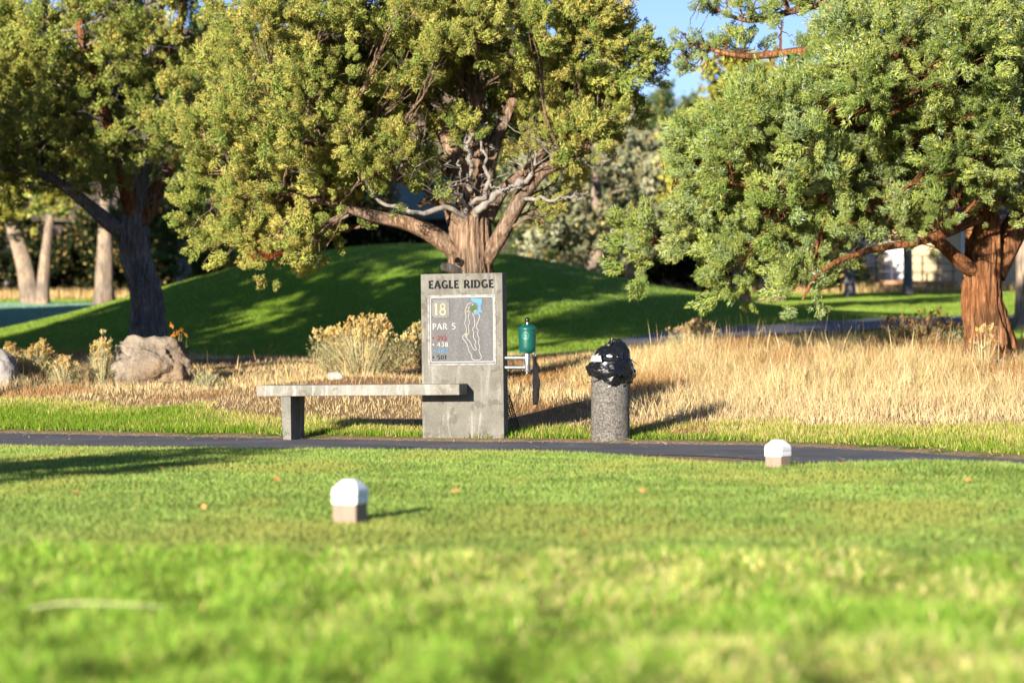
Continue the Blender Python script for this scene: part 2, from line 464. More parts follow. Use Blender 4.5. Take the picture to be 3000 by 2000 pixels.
# lawn strip beyond the path
x, y = scatter(560000, 15, 27.5, 1.0)
t = edge_dist(x, y); tee, lawn, dry, far = zone(x, y, t)
k = (rng.random(len(x)) < lawn) & (t > .10+.22*fbm(x*3, y*3, o=2, s=71)); x, y, t = pick(k, x, y, t); n = len(x)
c = mixc(n, [(.115, .215, .018), (.16, .26, .024), (.25, .30, .045), (.44, .36, .15)], [4, 4, 1.6, .25])
lw = lawn_width(x); yel = np.clip((t/lw-.40)*1.4+1.8*(fbm(x*1.2, y*1.2, o=3, s=73)-.5)+.75*sstep(1.0, 2.8, x), 0, .95)
isy = rng.random(n) < yel*.8
c[isy] = mixc(int(isy.sum()), [(.42, .38, .10), (.58, .46, .20), (.33, .36, .06)], [3, 3, 2])
h = rng.uniform(.03, .075, n)*(1+.5*(fbm(x*2, y*2, o=2, s=75)-.5))
blades('lawn_grass', x, y, zfun(x, y, t)-.004, h, rng.uniform(.006, .0105, n), c, lean=.6)
# verge litter and tufts are part of the dry grass below
x, y = scatter(330000, 15, 38, 1.0)
t = edge_dist(x, y); tee, lawn, dry, far = zone(x, y, t)
dens = fbm(x*.55, y*.55, o=3, s=81)
right = sstep(.2, 2.2, x); hump = np.exp(-((x+1.3)/2.0)**2-((y-25.0)/2.1)**2); hump2 = np.exp(-((x+3.4)/1.4)**2-((y-25.6)/1.3)**2)
bare = np.exp(-((x+4.2)/1.9)**2-((y-33.5)/2.2)**2)
p = np.clip(dry*(.48+1.1*(dens-.42)+.65*right+.35*sstep(-4, -5.5, x))*(1-.6*hump)*(1-.4*hump2)*(1-bare), 0, 1)*(t < 14.5)
k = rng.random(len(x)) < p; x, y, t, right, dens = pick(k, x, y, t, right, dens); n = len(x)
lw = lawn_width(x)
grow = sstep(.0, 2.6, t-lw)
cl = fbm(x*2.4, y*2.4, o=3, s=83); br_ = fbm(x*.75+4, y*.75, o=3, s=85)
tall = (.05+.215*grow*(.45+1.1*cl)*(.22+.93*right+.35*sstep(-4, -5.2, x))*(1-.5*sstep(7, 13, t)))*rng.uniform(.6, 1.2, n)*(.6+.8*np.clip(dens, .2, .8))
c = mixc(n, [(.52, .395, .185), (.64, .52, .30), (.45, .32, .135), (.33, .22, .095), (.25, .27, .07)], [4, 4, 2.5, 1.5, .5], .15)
fp = (.38*(1-sstep(.6, 4.5, t-lw)))[:, None]; c = c*(1-fp)+fp*np.array([.66, .53, .32])*rng.uniform(.7, 1.1, (n, 1))
c = c*(1-.55*sstep(.50, .62, br_)[:, None]*np.array([.55, .85, 1.0]))*(.75+.5*cl[:, None])
blades('dry_grass', x, y, zfun(x, y, t)-.01, tall, rng.uniform(.003, .0065, n)+.001*grow, c, lean=.40, seg=2, mat=M['straw'])
# seed-headed stalks standing above the dry grass
x, y = scatter(2600, 23, 34, .6)
t = edge_dist(x, y); lw = lawn_width(x); k = (t > lw+1.6) & (t < 13) & (rng.random(len(x)) < .05+.6*sstep(1, 3, x)); x, y, t = pick(k, x, y, t); n = len(x)
h = rng.uniform(.32, .62, n)*(.65+.35*sstep(0, 2, x))
blades('seed_grass', x, y, zfun(x, y, t)-.01, h, rng.uniform(.006, .013, n), mixc(n, [(.50, .36, .17), (.36, .22, .10), (.58, .45, .24)], [3, 2, 2]), lean=.22, seg=2, mat=M['straw'])
# straw and needle litter along the path and on bare ground
x, y = scatter(80000, 15, 32, .8)
t = edge_dist(x, y); tee, lawn, dry, far = zone(x, y, t)
sandy = np.exp(-((x+2.9)/.9)**2)
pv = np.where(np.abs(t) < .42, .55*np.exp(-(t/.22)**2), np.where(t > 0, dry*.6, np.where(t > -PW, .022+.9*sandy*sstep(-.75, -.1, t), 0)))
k = rng.random(len(x)) < pv; x, y, t = pick(k, x, y, t); n = len(x)
blades('straw_litter', x, y, zfun(x, y, t)+.010, rng.uniform(.03, .10, n), rng.uniform(.004, .010, n), mixc(n, [(.50, .36, .19), (.38, .24, .11), (.60, .48, .3), (.26, .15, .07)], [3, 3, 2, 2]), lean=7, mat=M['straw'])
# mown grass on mound and fairway
x, y = scatter(620000, 34, 92, 3.0, .25, 2)
t = edge_dist(x, y); tee, lawn, dry, far = zone(x, y, t)
k = (rng.random(len(x)) < far); x, y, t = pick(k, x, y, t)
k = farpath_dist(x, y) > .93; x, y, t = pick(k, x, y, t); n = len(x)
c = mixc(n, [(.175, .28, .045), (.23, .32, .055), (.30, .35, .07)], [4, 3, 1.5])
pat = fbm(x*.35, y*.35, o=3, s=91); c *= (.8+.45*pat)[:, None]
dew_shade = np.clip(sstep(-5.5, -8, x)*sstep(52, 57, y)*(1-sstep(76, 82, y))*(.45+.6*pat)+.40*np.exp(-((x-.5)/3)**2-((y-49)/3)**2)*pat, 0, .75)[:, None]
c = c*(1-dew_shade)+np.array([.24, .42, .42])*dew_shade  # bluish dew tint, also painting cool shade on fairway and mound
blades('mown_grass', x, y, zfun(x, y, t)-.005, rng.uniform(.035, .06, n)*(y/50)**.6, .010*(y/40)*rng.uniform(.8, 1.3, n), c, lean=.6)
# dry strip at the back of the fairway
x, y = scatter(60000, 84, 112, 3, .25, 2)
t = edge_dist(x, y); tee, lawn, dry, far = zone(x, y, t)
k = (rng.random(len(x)) < dry); x, y, t = pick(k, x, y, t); n = len(x)
blades('far_dry_grass', x, y, zfun(x, y, t)-.01, rng.uniform(.18, .5, n), rng.uniform(.02, .05, n), mixc(n, [(.55, .38, .16), (.45, .30, .12), (.6, .46, .24)], [3, 3, 2]), lean=.35, mat=M['straw'])

# ------------------------------------------------------------------ trees
def tuft_templates(nt, nl, nsp, llen, lwid, fat=.36):
    """unit plumes along +z: a few rounded pointed lobes clad in small scale-leaf slivers; returns verts (nt,nl*3,3) and tip factor"""
    VT = np.zeros((nt, nl*3, 3)); TF = np.zeros((nt, nl*3))
    for k in range(nt):
        m = rng.integers(3, 6)                       # plumelets
        pd = np.c_[rng.normal(0, .48, m), rng.normal(0, .48, m), np.ones(m)]; pd[0, :2] *= .2; pd /= np.linalg.norm(pd, axis=1)[:, None]
        pl = rng.uniform(.62, 1.05, m); pl[0] = 1.05
        j = rng.integers(0, m, nl); t = rng.random(nl)**.85
        az = rng.uniform(0, 2*np.pi, nl)
        w = fat*.62*np.sin(np.pi*np.clip(t*.80+.16, 0, 1))**.8*rng.uniform(.75, 1.12, nl)
        A = np.cross(pd[j], np.array([.3, .8, .1])); A /= np.linalg.norm(A, axis=1)[:, None]; B = np.cross(pd[j], A)
        rad = A*np.cos(az)[:, None]+B*np.sin(az)[:, None]
        base = pd[j]*(t*pl[j])[:, None]+rad*w[:, None]
        nrm = rad+pd[j]*(.25+.8*(t[:, None]-.45))+rng.normal(0, .42, (nl, 3)); nrm /= np.linalg.norm(nrm, axis=1)[:, None]
        ld = pd[j]*.9+rad*.35+rng.normal(0, .35, (nl, 3)); ld -= nrm*np.sum(ld*nrm, axis=1)[:, None]*.8; ld /= np.linalg.norm(ld, axis=1)[:, None]
        sd = np.cross(nrm, ld); sd /= np.linalg.norm(sd, axis=1)[:, None]
        L_ = llen*rng.uniform(.65, 1.35, nl); W_ = lwid*rng.uniform(.7, 1.3, nl)
        v = np.stack([base-sd*(W_/2)[:, None], base+sd*(W_/2)[:, None], base+ld*L_[:, None]], 1)
        VT[k] = v.reshape(-1, 3); TF[k] = np.repeat(t, 3)
    return VT, TF

def rot_to(D):
    """rotation matrices taking +z to D with random roll"""
    n = len(D); a = rng.normal(0, 1, (n, 3)); X = np.cross(a, D); X /= np.linalg.norm(X, axis=1)[:, None]
    Y = np.cross(D, X)
    return np.stack([X, Y, D], -1)

def lobes_in(ells, spacing, cap=4000, gap=.0, gapf=2.0):
    """well-spaced lobe centres inside a union of ellipsoids; rows (cx,cy,cz,rx,ry,rz)"""
    pts = []
    for e in ells:
        c, r = np.array(e[:3]), np.array(e[3:6]); dens = e[6] if len(e) > 6 else 1
        vol = 4.19*r.prod(); n = int(min(cap, max(6, vol/spacing**3*3*dens)))
        u = rng.normal(0, 1, (n, 3)); u /= np.linalg.norm(u, axis=1)[:, None]
        pts.append(c+u*r*(rng.random(n)**.42)[:, None])
    P = np.vstack(pts); P = P[rng.permutation(len(P))]
    if gap:
        q = gapf
        P = P[fbm(P[:, 0]*q+11, P[:, 1]*q, P[:, 2]*q, 2, 201) > gap]
    keep = []; cells = {}
    for p in P:
        k = tuple(np.floor(p/spacing).astype(int)); ok = True
        for i in (-1, 0, 1):
            for j in (-1, 0, 1):
                for l in (-1, 0, 1):
                    for q in cells.get((k[0]+i, k[1]+j, k[2]+l), ()):
                        if np.sum((p-q)**2) < spacing**2: ok = False
        if ok: keep.append(p); cells.setdefault(k, []).append(p)
    return np.array(keep)

def crown_mesh(name, lobes, lr, axis_fn, tuft, npl, nleaf, pal, llen, lwid, tips=None, tipw=.0, up=.55, nt=10, fine=None, rsc=None):
    if fine is not None:
        # lobes facing away or high above carry fewer, larger leaf scales
        m = (lobes[:, 1] < .9) & (lobes[:, 2] < fine)
        out = [crown_arrays(lobes[m], lr*rsc[m], axis_fn, tuft, npl, nleaf, pal, llen, lwid, tips, tipw, up, nt), crown_arrays(lobes[~m], lr*rsc[~m], axis_fn, tuft, npl, max(30, nleaf//4), pal, llen*2, lwid*2, tips, tipw, up, nt)]
        V = np.vstack([o[0] for o in out]); Cc = np.vstack([o[1] for o in out])
    else:
        V, Cc = crown_arrays(lobes, lr*rsc, axis_fn, tuft, npl, nleaf, pal, llen, lwid, tips, tipw, up, nt)
    return fast_mesh(name, V, np.arange(len(V)).reshape(-1, 3), np.clip(Cc, .005, 1))

def crown_arrays(lobes, lr, axis_fn, tuft, npl, nleaf, pal, llen, lwid, tips, tipw, up, nt):
    """lobes: centres; lr: lobe radius; tufts sit on the lobes' shells and point outward and up"""
    K = len(lobes)
    VT, TF = tuft_templates(nt, nleaf, max(5, nleaf//7), llen, lwid)
    rad = lr*np.clip(rng.lognormal(-.06, .30, K), .62, 1.7)
    ax = axis_fn(lobes); outw = lobes-ax; outw /= np.linalg.norm(outw, axis=1)[:, None]+1e-9
    lr0 = np.max(lr); cnt = np.maximum(4, (npl*(rad/lr0)**2*rng.uniform(.75, 1.25, K)).astype(int))
    idx = np.repeat(np.arange(K), cnt); n = len(idx)
    u = rng.normal(0, 1, (n, 3)); u += outw[idx]*.55+np.array([0, 0, .35]); u /= np.linalg.norm(u, axis=1)[:, None]
    rr = rng.random(n)**.30
    st = np.array([.92, .92, 1.25])
    pos = lobes[idx]+u*st*(rad[idx]*rr)[:, None]
    D = u*.9+outw[idx]*.35+np.array([0, 0, up])+rng.normal(0, .22, (n, 3)); D /= np.linalg.norm(D, axis=1)[:, None]
    Rm = rot_to(D); s = tuft*np.clip(rng.lognormal(-.05, .30, n), .5, 1.7)*np.clip((rad/lr0)[idx], .25, 1)**.45
    tid = rng.integers(0, nt, n)
    V = np.einsum('nij,nkj->nki', Rm, VT[tid])*s[:, None, None]+pos[:, None, :]
    nv = V.shape[1]
    lt = rng.random(K)[idx]*.5+rng.random(n)*.5           # lobe and tuft tint
    pal = np.array(pal); q = np.clip(lt, 0, .999)*(len(pal)-1); qi = q.astype(int); qf = (q-qi)[:, None]
    base = pal[qi]*(1-qf)+pal[qi+1]*qf
    base = base*(1+rng.normal(0, .10, (n, 1)))
    Cc = np.repeat(base[:, None, :], nv//3, 1)*(1+rng.normal(0, .10, (n, nv//3, 1)))
    tf = TF[tid][:, ::3]
    if tips is not None:
        isb = rng.random((n, nv//3)) < tipw*(tf > .55)*(.4+1.2*rng.random(K)[idx][:, None])
        tc = np.array(tips)[rng.integers(0, len(tips), (n, nv//3))]
        Cc = np.where(isb[..., None], tc, Cc)
    Cc = np.repeat(Cc, 3, 1)
    V = V.reshape(-1, 3)
    return V, Cc.reshape(-1, 3)

def bark_mat(name, cols, bump=.9, sc=(15, 15, 1.0)):
    m, nt, b, new, L = new_mat(name)
    tc = N(nt, 'ShaderNodeTexCoord'); mp = N(nt, 'ShaderNodeMapping'); mp.inputs['Scale'].default_value = sc
    L(tc.outputs['Object'], mp.inputs['Vector'])
    n = N(nt, 'ShaderNodeTexNoise'); n.inputs['Scale'].default_value = 2.4; n.inputs['Detail'].default_value = 8; n.inputs['Roughness'].default_value = .72; n.inputs['Distortion'].default_value = .6
    L(mp.outputs[0], n.inputs['Vector'])
    k = len(cols); r = ramp(nt, [(.30+.42*i/(k-1), c) for i, c in enumerate(cols)]); L(n.outputs['Fac'], r.inputs['Fac'])
    n2 = N(nt, 'ShaderNodeTexNoise'); n2.inputs['Scale'].default_value = 2.2; n2.inputs['Detail'].default_value = 3
    L(tc.outputs['Object'], n2.inputs['Vector'])
    r2 = ramp(nt, [(.35, (.62, .66, .7)), (.65, (1.15, 1.08, 1.0))]); L(n2.outputs['Fac'], r2.inputs['Fac'])
    mx = N(nt, 'ShaderNodeMix', data_type='RGBA', blend_type='MULTIPLY'); mx.inputs[0].default_value = 1
    L(r.outputs['Color'], mx.inputs[6]); L(r2.outputs['Color'], mx.inputs[7]); L(mx.outputs[2], b.inputs['Base Color'])
    bp = N(nt, 'ShaderNodeBump'); bp.inputs['Strength'].default_value = bump; bp.inputs['Distance'].default_value = .05
    L(n.outputs['Fac'], bp.inputs['Height']); L(bp.outputs[0], b.inputs['Normal'])
    b.inputs['Roughness'].default_value = .95; b.inputs['Specular IOR Level'].default_value = .1
    return m
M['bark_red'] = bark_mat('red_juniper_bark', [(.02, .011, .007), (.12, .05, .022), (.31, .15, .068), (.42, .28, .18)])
M['bark_tan'] = bark_mat('tan_juniper_bark', [(.028, .019, .014), (.15, .095, .06), (.34, .245, .175), (.47, .39, .32)])
M['bark_grey'] = bark_mat('grey_juniper_bark', [(.035, .033, .036), (.15, .14, .14), (.33, .31, .305), (.50, .47, .45)])
M['bark_pale'] = bark_mat('pale_weathered_bark', [(.05, .04, .03), (.20, .15, .11), (.40, .32, .25), (.52, .45, .37)])
M['dead'] = noise_mat('weathered_grey_wood', [(.3, (.10, .09, .08)), (.6, (.24, .215, .19)), (.8, (.34, .31, .285))], scale=20, sc3=(1, 1, .3), bump=.4)

def quads_join(parts):
    vs, fs, o = [], [], 0
    for v, f in parts: vs.append(v); fs.append(f+o); o += len(v)
    return np.vstack(vs), np.vstack(fs)

def wig(p0, p1, n, amp, r0, r1, sag=0):
    t = np.linspace(0, 1, n)[:, None]
    P = p0+(p1-p0)*t
    w = rng.normal(0, amp, (n, 3)); w[0] = 0; w = np.cumsum(w, 0)*.6; w -= t*w[-1]
    P = P+w; P[:, 2] += sag*np.sin(np.pi*t[:, 0])
    return P, r0+(r1-r0)*t[:, 0]**.8

def twig_parts(start, direction, length, r, depth=2, n=6):
    """a bare forked twig"""
    d = direction/np.linalg.norm(direction); end = start+d*length
    P, rr = wig(start, end, n, length*.05, r, r*.3, sag=length*rng.uniform(-.1, .18))
    out = [tube(P, rr, 5)]
    if depth:
        for i in range(rng.integers(2, 4)):
            j = rng.integers(1, n-1); nd = d+rng.normal(0, .6, 3); nd[2] += .25
            out += twig_parts(P[j], nd, length*rng.uniform(.35, .65), max(.003, rr[j]*.6), depth-1, 5)
    return out

def make_tree(name, label, base, trunks, ells, spacing, lr, tuft, npl, nleaf, pal, bark, limbs=(), tips=None, tipw=.1, llen=.24, lwid=.10,
              dead=0, deadz=(1.6, 3), up=.55, flute=.3, nside=110, cat='tree', group=None, extra=None, seed=0, fine=None, gap=.0, gapf=2.0, dlimbs=(), br=.035, brn=7, stubs=(), bark2=None, deadr=.012):
    global rng
    rng = np.random.default_rng(int(abs(base[0]*1000+base[1]*37))+seed)
    root = thing(name, label, cat, base, group=group)
    skel = []
    for i, tr in enumerate(trunks):
        C = curve_pts(tr, 110 if nside > 48 else 46)
        if i == 0:      # root flare
            C[:, 3] *= 1+.45*np.exp(-(C[:, 2]-C[0, 2])/.22)
        V, Fq = tube(C[:, :3], C[:, 3], nside, flute, seed=int(abs(base[0]*10))+i*13)
        skel.append(C)
        if i == 0: tv, tf_ = V, Fq
        else: tv, tf_ = quads_join([(tv, tf_), (V, Fq)])
    for lb in limbs:
        C = curve_pts(lb, 30)
        V, Fq = tube(C[:, :3], C[:, 3], 22, flute*1.1, seed=5)
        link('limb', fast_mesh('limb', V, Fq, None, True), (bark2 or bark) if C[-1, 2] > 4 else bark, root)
        skel.append(C)
    S = np.vstack(skel)
    lobes = lobes_in(ells, spacing, gap=gap, gapf=gapf)
    rsc = np.ones(len(lobes))
    if extra is not None: lobes = np.vstack([lobes, extra[:, :3]]); rsc = np.concatenate([rsc, extra[:, 3]])
    zlo, zhi = S[:, 2].min(), S[:, 2].max()
    # branches from the skeleton to the lobes
    parts = []
    for p in lobes:
        d = np.linalg.norm(S[:, :3]-p, axis=1)+np.where(S[:, 2] > p[2]-.1, (S[:, 2]-p[2]+.1)*1.5, 0)+np.where(S[:, 2] < zlo+.52*(min(zhi, 3)-zlo), 4, 0)
        s = S[np.argmin(d)]
        L_ = np.linalg.norm(p-s[:3])
        P, rr = wig(s[:3], p+np.array([0, 0, lr*.4]), brn, .035*L_, min(br*(.5+.3*L_), max(s[3]*.7, .012)), .006, sag=-.07*L_+.02)
        parts.append(tube(P, rr, 5))
        for q in range(2 if fine is None else 5):
            j = rng.integers(2, brn-1); e = p+np.clip(rng.normal(0, lr*.5, 3), -lr*.8, lr*.8)
            P2, r2 = wig(P[j], e, 5, .03, max(.0055, rr[j]*.6), .004)
            parts.append(tube(P2, r2, 4))
    V, Fq = quads_join([(tv, tf_)]+parts)
    link('trunk', fast_mesh('trunk', V, Fq, None, True), bark, root)
    if dead:
        parts = []
        cand = S[(S[:, 2] > deadz[0]) & (S[:, 2] < deadz[1])]
        for i in range(dead):
            s = cand[rng.integers(len(cand))]
            d = rng.normal(0, 1, 3); d[1] = -abs(d[1])*.8; d[2] = abs(d[2])*.5+.05
            V, Fq = quads_join(twig_parts(s[:3], d, rng.uniform(.35, 1.0), deadr*rng.uniform(.5, 1.5), 2))
            link('dead_branch', fast_mesh('dead_branch', V, Fq, None, True), M['dead'], root)
    for lb in dlimbs:
        C = curve_pts(lb, 34); C[:, 3] *= .72; C[1:-1, :3] += rng.normal(0, .009, (32, 3)); C[1:-1, :3] += .03*(np.c_[vnoise(np.arange(32)*.35, C[1:-1, 0]*0+lb[0][0]*9), vnoise(np.arange(32)*.35+50, C[1:-1, 0]*0+lb[0][0]*9), vnoise(np.arange(32)*.35+90, C[1:-1, 0]*0+lb[0][2]*9)]-.5)*2
        V, Fq = tube(C[:, :3], C[:, 3]*rng.uniform(.9, 1.15, 34), 9, .15)
        link('dead_branch', fast_mesh('dead_branch', V, Fq, None, True), M['dead'], root)
    for (a, b, r0, r1) in stubs:
        P, rr = wig(np.array(a, float), np.array(b, float), 6, .01, r0, r1)
        V, Fq = tube(P, rr, 12, .2)
        Vc = np.vstack([V, P[-1:]]); nn = 12; last = (len(P)-1)*nn
        capf = np.array([[last+i, last+(i+1) % nn, len(V), len(V)] for i in range(nn)])
        link('branch_stub', fast_mesh('branch_stub', Vc, Fq, None, True), M['dead'], root)
    ax0 = S
    def axis_fn(P):
        z = np.clip(P[:, 2]-.5, zlo, None)
        t0 = skel[0]
        x = np.interp(z, t0[:, 2], t0[:, 0]); y = np.interp(z, t0[:, 2], t0[:, 1])
        return np.c_[x, y, z]
    me = crown_mesh('crown', lobes, lr, axis_fn, tuft, npl, nleaf, pal, llen, lwid, tips, tipw, up, fine=fine, rsc=rsc)
    link('crown', me, M['leaf'], root)
    return root

def px(U, V, d):
    return np.array([(U-1500)/F*d, d, HC+(1000-V)/F*d])

def ell_px(b, U, V, ru, rv, dy, ry, d, dens=1):
    dd = d+dy; c = px(U, V, dd)-np.array(b)
    return (*c, ru/F*dd, ry, rv/F*dd, dens)

def base_at(U, d):
    x = (U-1500)/F*d
    return (x, d, float(zfun(np.array([x]), np.array([d]))[0])-.03)

OLIVE = [(.10, .145, .036), (.20, .26, .058), (.33, .335, .080), (.17, .235, .055), (.40, .355, .09), (.25, .31, .06)]
OLIVE_TIPS = [(.36, .20, .06), (.42, .31, .11), (.42, .38, .13)]
GREEN = [(.105, .155, .042), (.18, .25, .06), (.27, .32, .08), (.20, .27, .11), (.34, .365, .10)]
BERRY = [(.40, .52, .50), (.30, .40, .36), (.40, .26, .07), (.44, .44, .10), (.40, .44, .10), (.42, .36, .08)]

def pts_px(b, rows, d):
    """rows (U,V,dy,r) -> local control rows"""
    out = []
    for U, V, dy, r in rows:
        p = px(U, V, d+dy)-np.array(b); out.append((*p, r))
    return out

# centre juniper behind the sign
d = 27.0; b = base_at(1385, d)
E = lambda *a: ell_px(b, *a[:6], d, *(a[6:]))
trunk = [(0, 0, -.1, .30), (.0, 0, .5, .27), (-.02, 0, 1.1, .25)]+pts_px(b, [(1378, 660, 0, .215), (1392, 560, .05, .15), (1400, 430, .1, .11), (1385, 250, .2, .085), (1330, 60, .2, .07), (1310, -160, .1, .05), (1300, -420, 0, .03)], d)
limbs = [pts_px(b, r, d) for r in (
    [(1370, 770, .0, .10), (1290, 700, -.1, .105), (1200, 655, -.2, .09), (1090, 632, -.3, .07), (960, 590, -.4, .05), (820, 560, -.5, .035), (700, 520, -.5, .02)],
    [(1400, 790, -.05, .10), (1460, 700, -.15, .085), (1520, 590, -.25, .085), (1580, 510, -.3, .08), (1640, 480, -.3, .07), (1702, 462, -.3, .055)],
    [(1420, 640, 0, .10), (1470, 560, .1, .07), (1540, 500, .1, .055), (1600, 430, .2, .05), (1640, 250, .3, .045), (1660, 60, .3, .03)],
    [(1400, 640, .0, .10), (1440, 450, .15, .08), (1500, 300, .3, .06), (1560, 120, .4, .05), (1590, -120, .4, .03)],
    [(1370, 640, 0, .10), (1340, 480, .0, .09), (1260, 330, .1, .07), (1120, 200, .2, .05), (1000, 60, .2, .035)],
    [(1350, 650, -.1, .07), (1270, 560, -.3, .06), (1100, 500, -.5, .045), (940, 420, -.6, .035), (800, 330, -.7, .02)],
    [(1390, 560, .1, .07), (1240, 450, .9, .05), (1050, 380, 1.3, .04)],
    [(1340, 690, .05, .085), (1310, 600, -.05, .07), (1270, 590, -.2, .045), (1230, 600, -.4, .03)])]
ells = [E(1200, 130, 400, 200, -.2, 2.1), E(900, 130, 250, 230, -.3, 1.7), E(740, 400, 160, 230, -.2, 1.4), E(680, 600, 110, 120, -.2, 1.1, 1.6), E(720, 690, 110, 75, -.3, 1.0, 2), E(870, 710, 130, 62, -.1, 1.0, 2), E(620, 470, 60, 90, -.2, .7, 1.5),
        E(1000, 430, 240, 190, -.3, 1.7), E(1020, 590, 130, 60, -.3, .8), E(1620, 130, 210, 190, .1, 1.6), E(1780, 190, 70, 90, 0, .8, .8), E(1735, 345, 75, 65, 0, .9), E(1650, 420, 120, 120, .5, 1.1),
        E(1590, 610, 75, 95, .6, .9), E(1232, 745, 26, 34, -.3, .2, 2), E(1260, 320, 150, 120, -.5, .9), E(1440, 300, 200, 110, .9, 1.0), E(1235, 540, 28, 36, -.5, .25, 2),
        E(1250, -330, 480, 330, 0, 2.2, .6)]
DL = [pts_px(b, r, d) for r in (
    [(1375, 640, -.15, .045), (1310, 605, -.35, .04), (1230, 622, -.5, .036), (1140, 600, -.55, .03), (1080, 545, -.6, .022), (1035, 465, -.6, .012), (1015, 430, -.6, .006)],
    [(1365, 620, -.2, .045), (1340, 570, -.35, .034), (1310, 540, -.45, .026), (1285, 500, -.5, .016), (1270, 470, -.5, .008)],
    [(1330, 545, -.45, .022), (1345, 505, -.5, .018), (1345, 470, -.5, .009)],
    [(1385, 600, -.25, .04), (1420, 565, -.4, .036), (1425, 500, -.45, .028), (1415, 430, -.45, .02), (1400, 370, -.45, .01)],
    [(1395, 630, -.2, .06), (1450, 570, -.35, .055), (1530, 535, -.4, .045), (1560, 500, -.4, .03), (1575, 440, -.4, .02)],
    [(1425, 545, -.4, .016), (1480, 548, -.45, .014), (1530, 552, -.45, .01)],
    [(1380, 560, -.25, .035), (1375, 480, -.35, .04), (1372, 430, -.4, .034), (1385, 400, -.4, .024), (1430, 360, -.4, .016)],
    [(1372, 440, -.4, .022), (1330, 420, -.45, .014), (1270, 418, -.5, .006)],
    [(1530, 575, -.35, .03), (1600, 585, -.45, .026), (1660, 575, -.5, .02), (1700, 580, -.5, .012), (1722, 560, -.5, .006)],
    [(1640, 582, -.48, .014), (1680, 570, -.5, .01), (1690, 558, -.5, .005)])]
XL = np.array([np.append(px(u_, v_, d+rng.uniform(-.5, .9))-np.array(b), .85 if u_ < 1770 else .5) for u_, v_ in ((1560, 60), (1640, 120), (1720, 80), (1780, 150), (1830, 170), (1895, 172), (1800, 240), (1740, 300), (1790, 330), (1850, 250), (1875, 130), (1865, 205), (1885, 235), (1700, 370), (1750, 400), (1600, 200), (1660, 240), (1580, 300), (1830, 80), (1770, 20), (1690, 10), (1905, 205), (1610, 420), (1660, 480), (1560, 380), (1620, 560), (1580, 640), (1640, 330), (1500, 120), (1520, 220))])
make_tree('juniper_tree', 'large olive green juniper with dead grey limbs rising behind the concrete sign', b, [trunk], ells, .43, .25, .17, 26, 320, OLIVE, M['bark_tan'], limbs,
          tips=OLIVE_TIPS, tipw=.20, gap=.42, dead=40, deadz=(1.9, 4.0), llen=.155, lwid=.060, fine=5.0, extra=XL, flute=.32, dlimbs=DL, stubs=[(pts_px(b, [(1350, 800, -.15, 0)], d)[0][:3], pts_px(b, [(1300, 780, -.45, 0)], d)[0][:3], .06, .05),
          (pts_px(b, [(1352, 770, -.2, 0)], d)[0][:3], pts_px(b, [(1340, 762, -.33, 0)], d)[0][:3], .04, .035)])

# right juniper
d = 27.0; b = base_at(2905, d)
E = lambda *a: ell_px(b, *a[:6], d, *(a[6:]))
trunk = [(0, 0, -.15, .30), (-.03, 0, .35, .25), (-.1, 0, .8, .215)]+pts_px(b, [(2882, 760, 0, .195), (2882, 620, .05, .18), (2880, 480, .1, .15), (2850, 280, .2, .12), (2800, 60, .2, .09), (2760, -200, .1, .06), (2740, -480, 0, .03)], d)
limbs = [pts_px(b, r, d) for r in (
    [(2900, 800, .1, .17), (2960, 690, .2, .15), (3010, 600, .3, .14), (3060, 430, .4, .12), (3080, 200, .4, .08)],
    [(2880, 800, -.05, .09), (2820, 770, -.2, .085), (2740, 700, -.5, .07), (2640, 640, -.8, .055), (2500, 600, -1.2, .045), (2300, 560, -1.6, .03), (2150, 540, -1.8, .015)],
    [(2870, 560, 0, .09), (2760, 470, -.5, .07), (2560, 380, -1.0, .06), (2350, 340, -1.4, .045), (2200, 330, -1.5, .02)],
    [(2860, 600, .2, .08), (2700, 560, .6, .07), (2450, 620, .9, .055), (2200, 660, 1.0, .04), (2000, 690, .9, .03), (1850, 720, .8, .012)],
    [(2840, 300, .1, .08), (2650, 200, -.4, .06), (2400, 150, -.6, .05), (2180, 165, -.5, .035), (2020, 125, -.4, .012)],
    [(2800, 100, .1, .07), (2600, 0, -.2, .055), (2380, 20, -.3, .045), (2200, 60, -.3, .03), (2080, 20, -.3, .012)],
    [(2860, 640, -.3, .07), (2720, 700, -1.0, .05), (2520, 740, -1.5, .035), (2400, 800, -1.8, .025), (2350, 880, -1.9, .012)])]
ells = [E(2760, 170, 330, 200, -.6, 2.6), E(2520, 270, 180, 180, -1.2, 1.6), E(2300, 470, 250, 180, -1.2, 1.6), E(2120, 600, 200, 110, -.2, 1.4), E(1960, 680, 150, 55, .4, 1.0), E(1850, 690, 70, 60, .4, .5, 2),
        E(2150, 730, 210, 70, -.2, 1.1), E(2400, 690, 220, 110, -1.0, 1.3), E(2580, 590, 220, 110, -1.2, 1.2), E(2380, 820, 70, 25, -1.6, .4, 1.5), E(2660, 680, 120, 55, -.9, .6, 2), E(2520, 730, 80, 40, -1.2, .5, 2), E(1840, 740, 60, 35, .3, .5, 2),
         E(2830, 380, 220, 160, -1.4, 1.1), E(2960, 540, 110, 70, -1.0, .8), E(2700, 470, 200, 120, -1.0, 1.4), E(2070, 500, 90, 80, -.4, .6),
        E(2900, 200, 250, 220, .5, 2.5), E(2750, -330, 560, 330, 0, 3.0, .45), E(2430, 120, 90, 70, -.8, .7)]
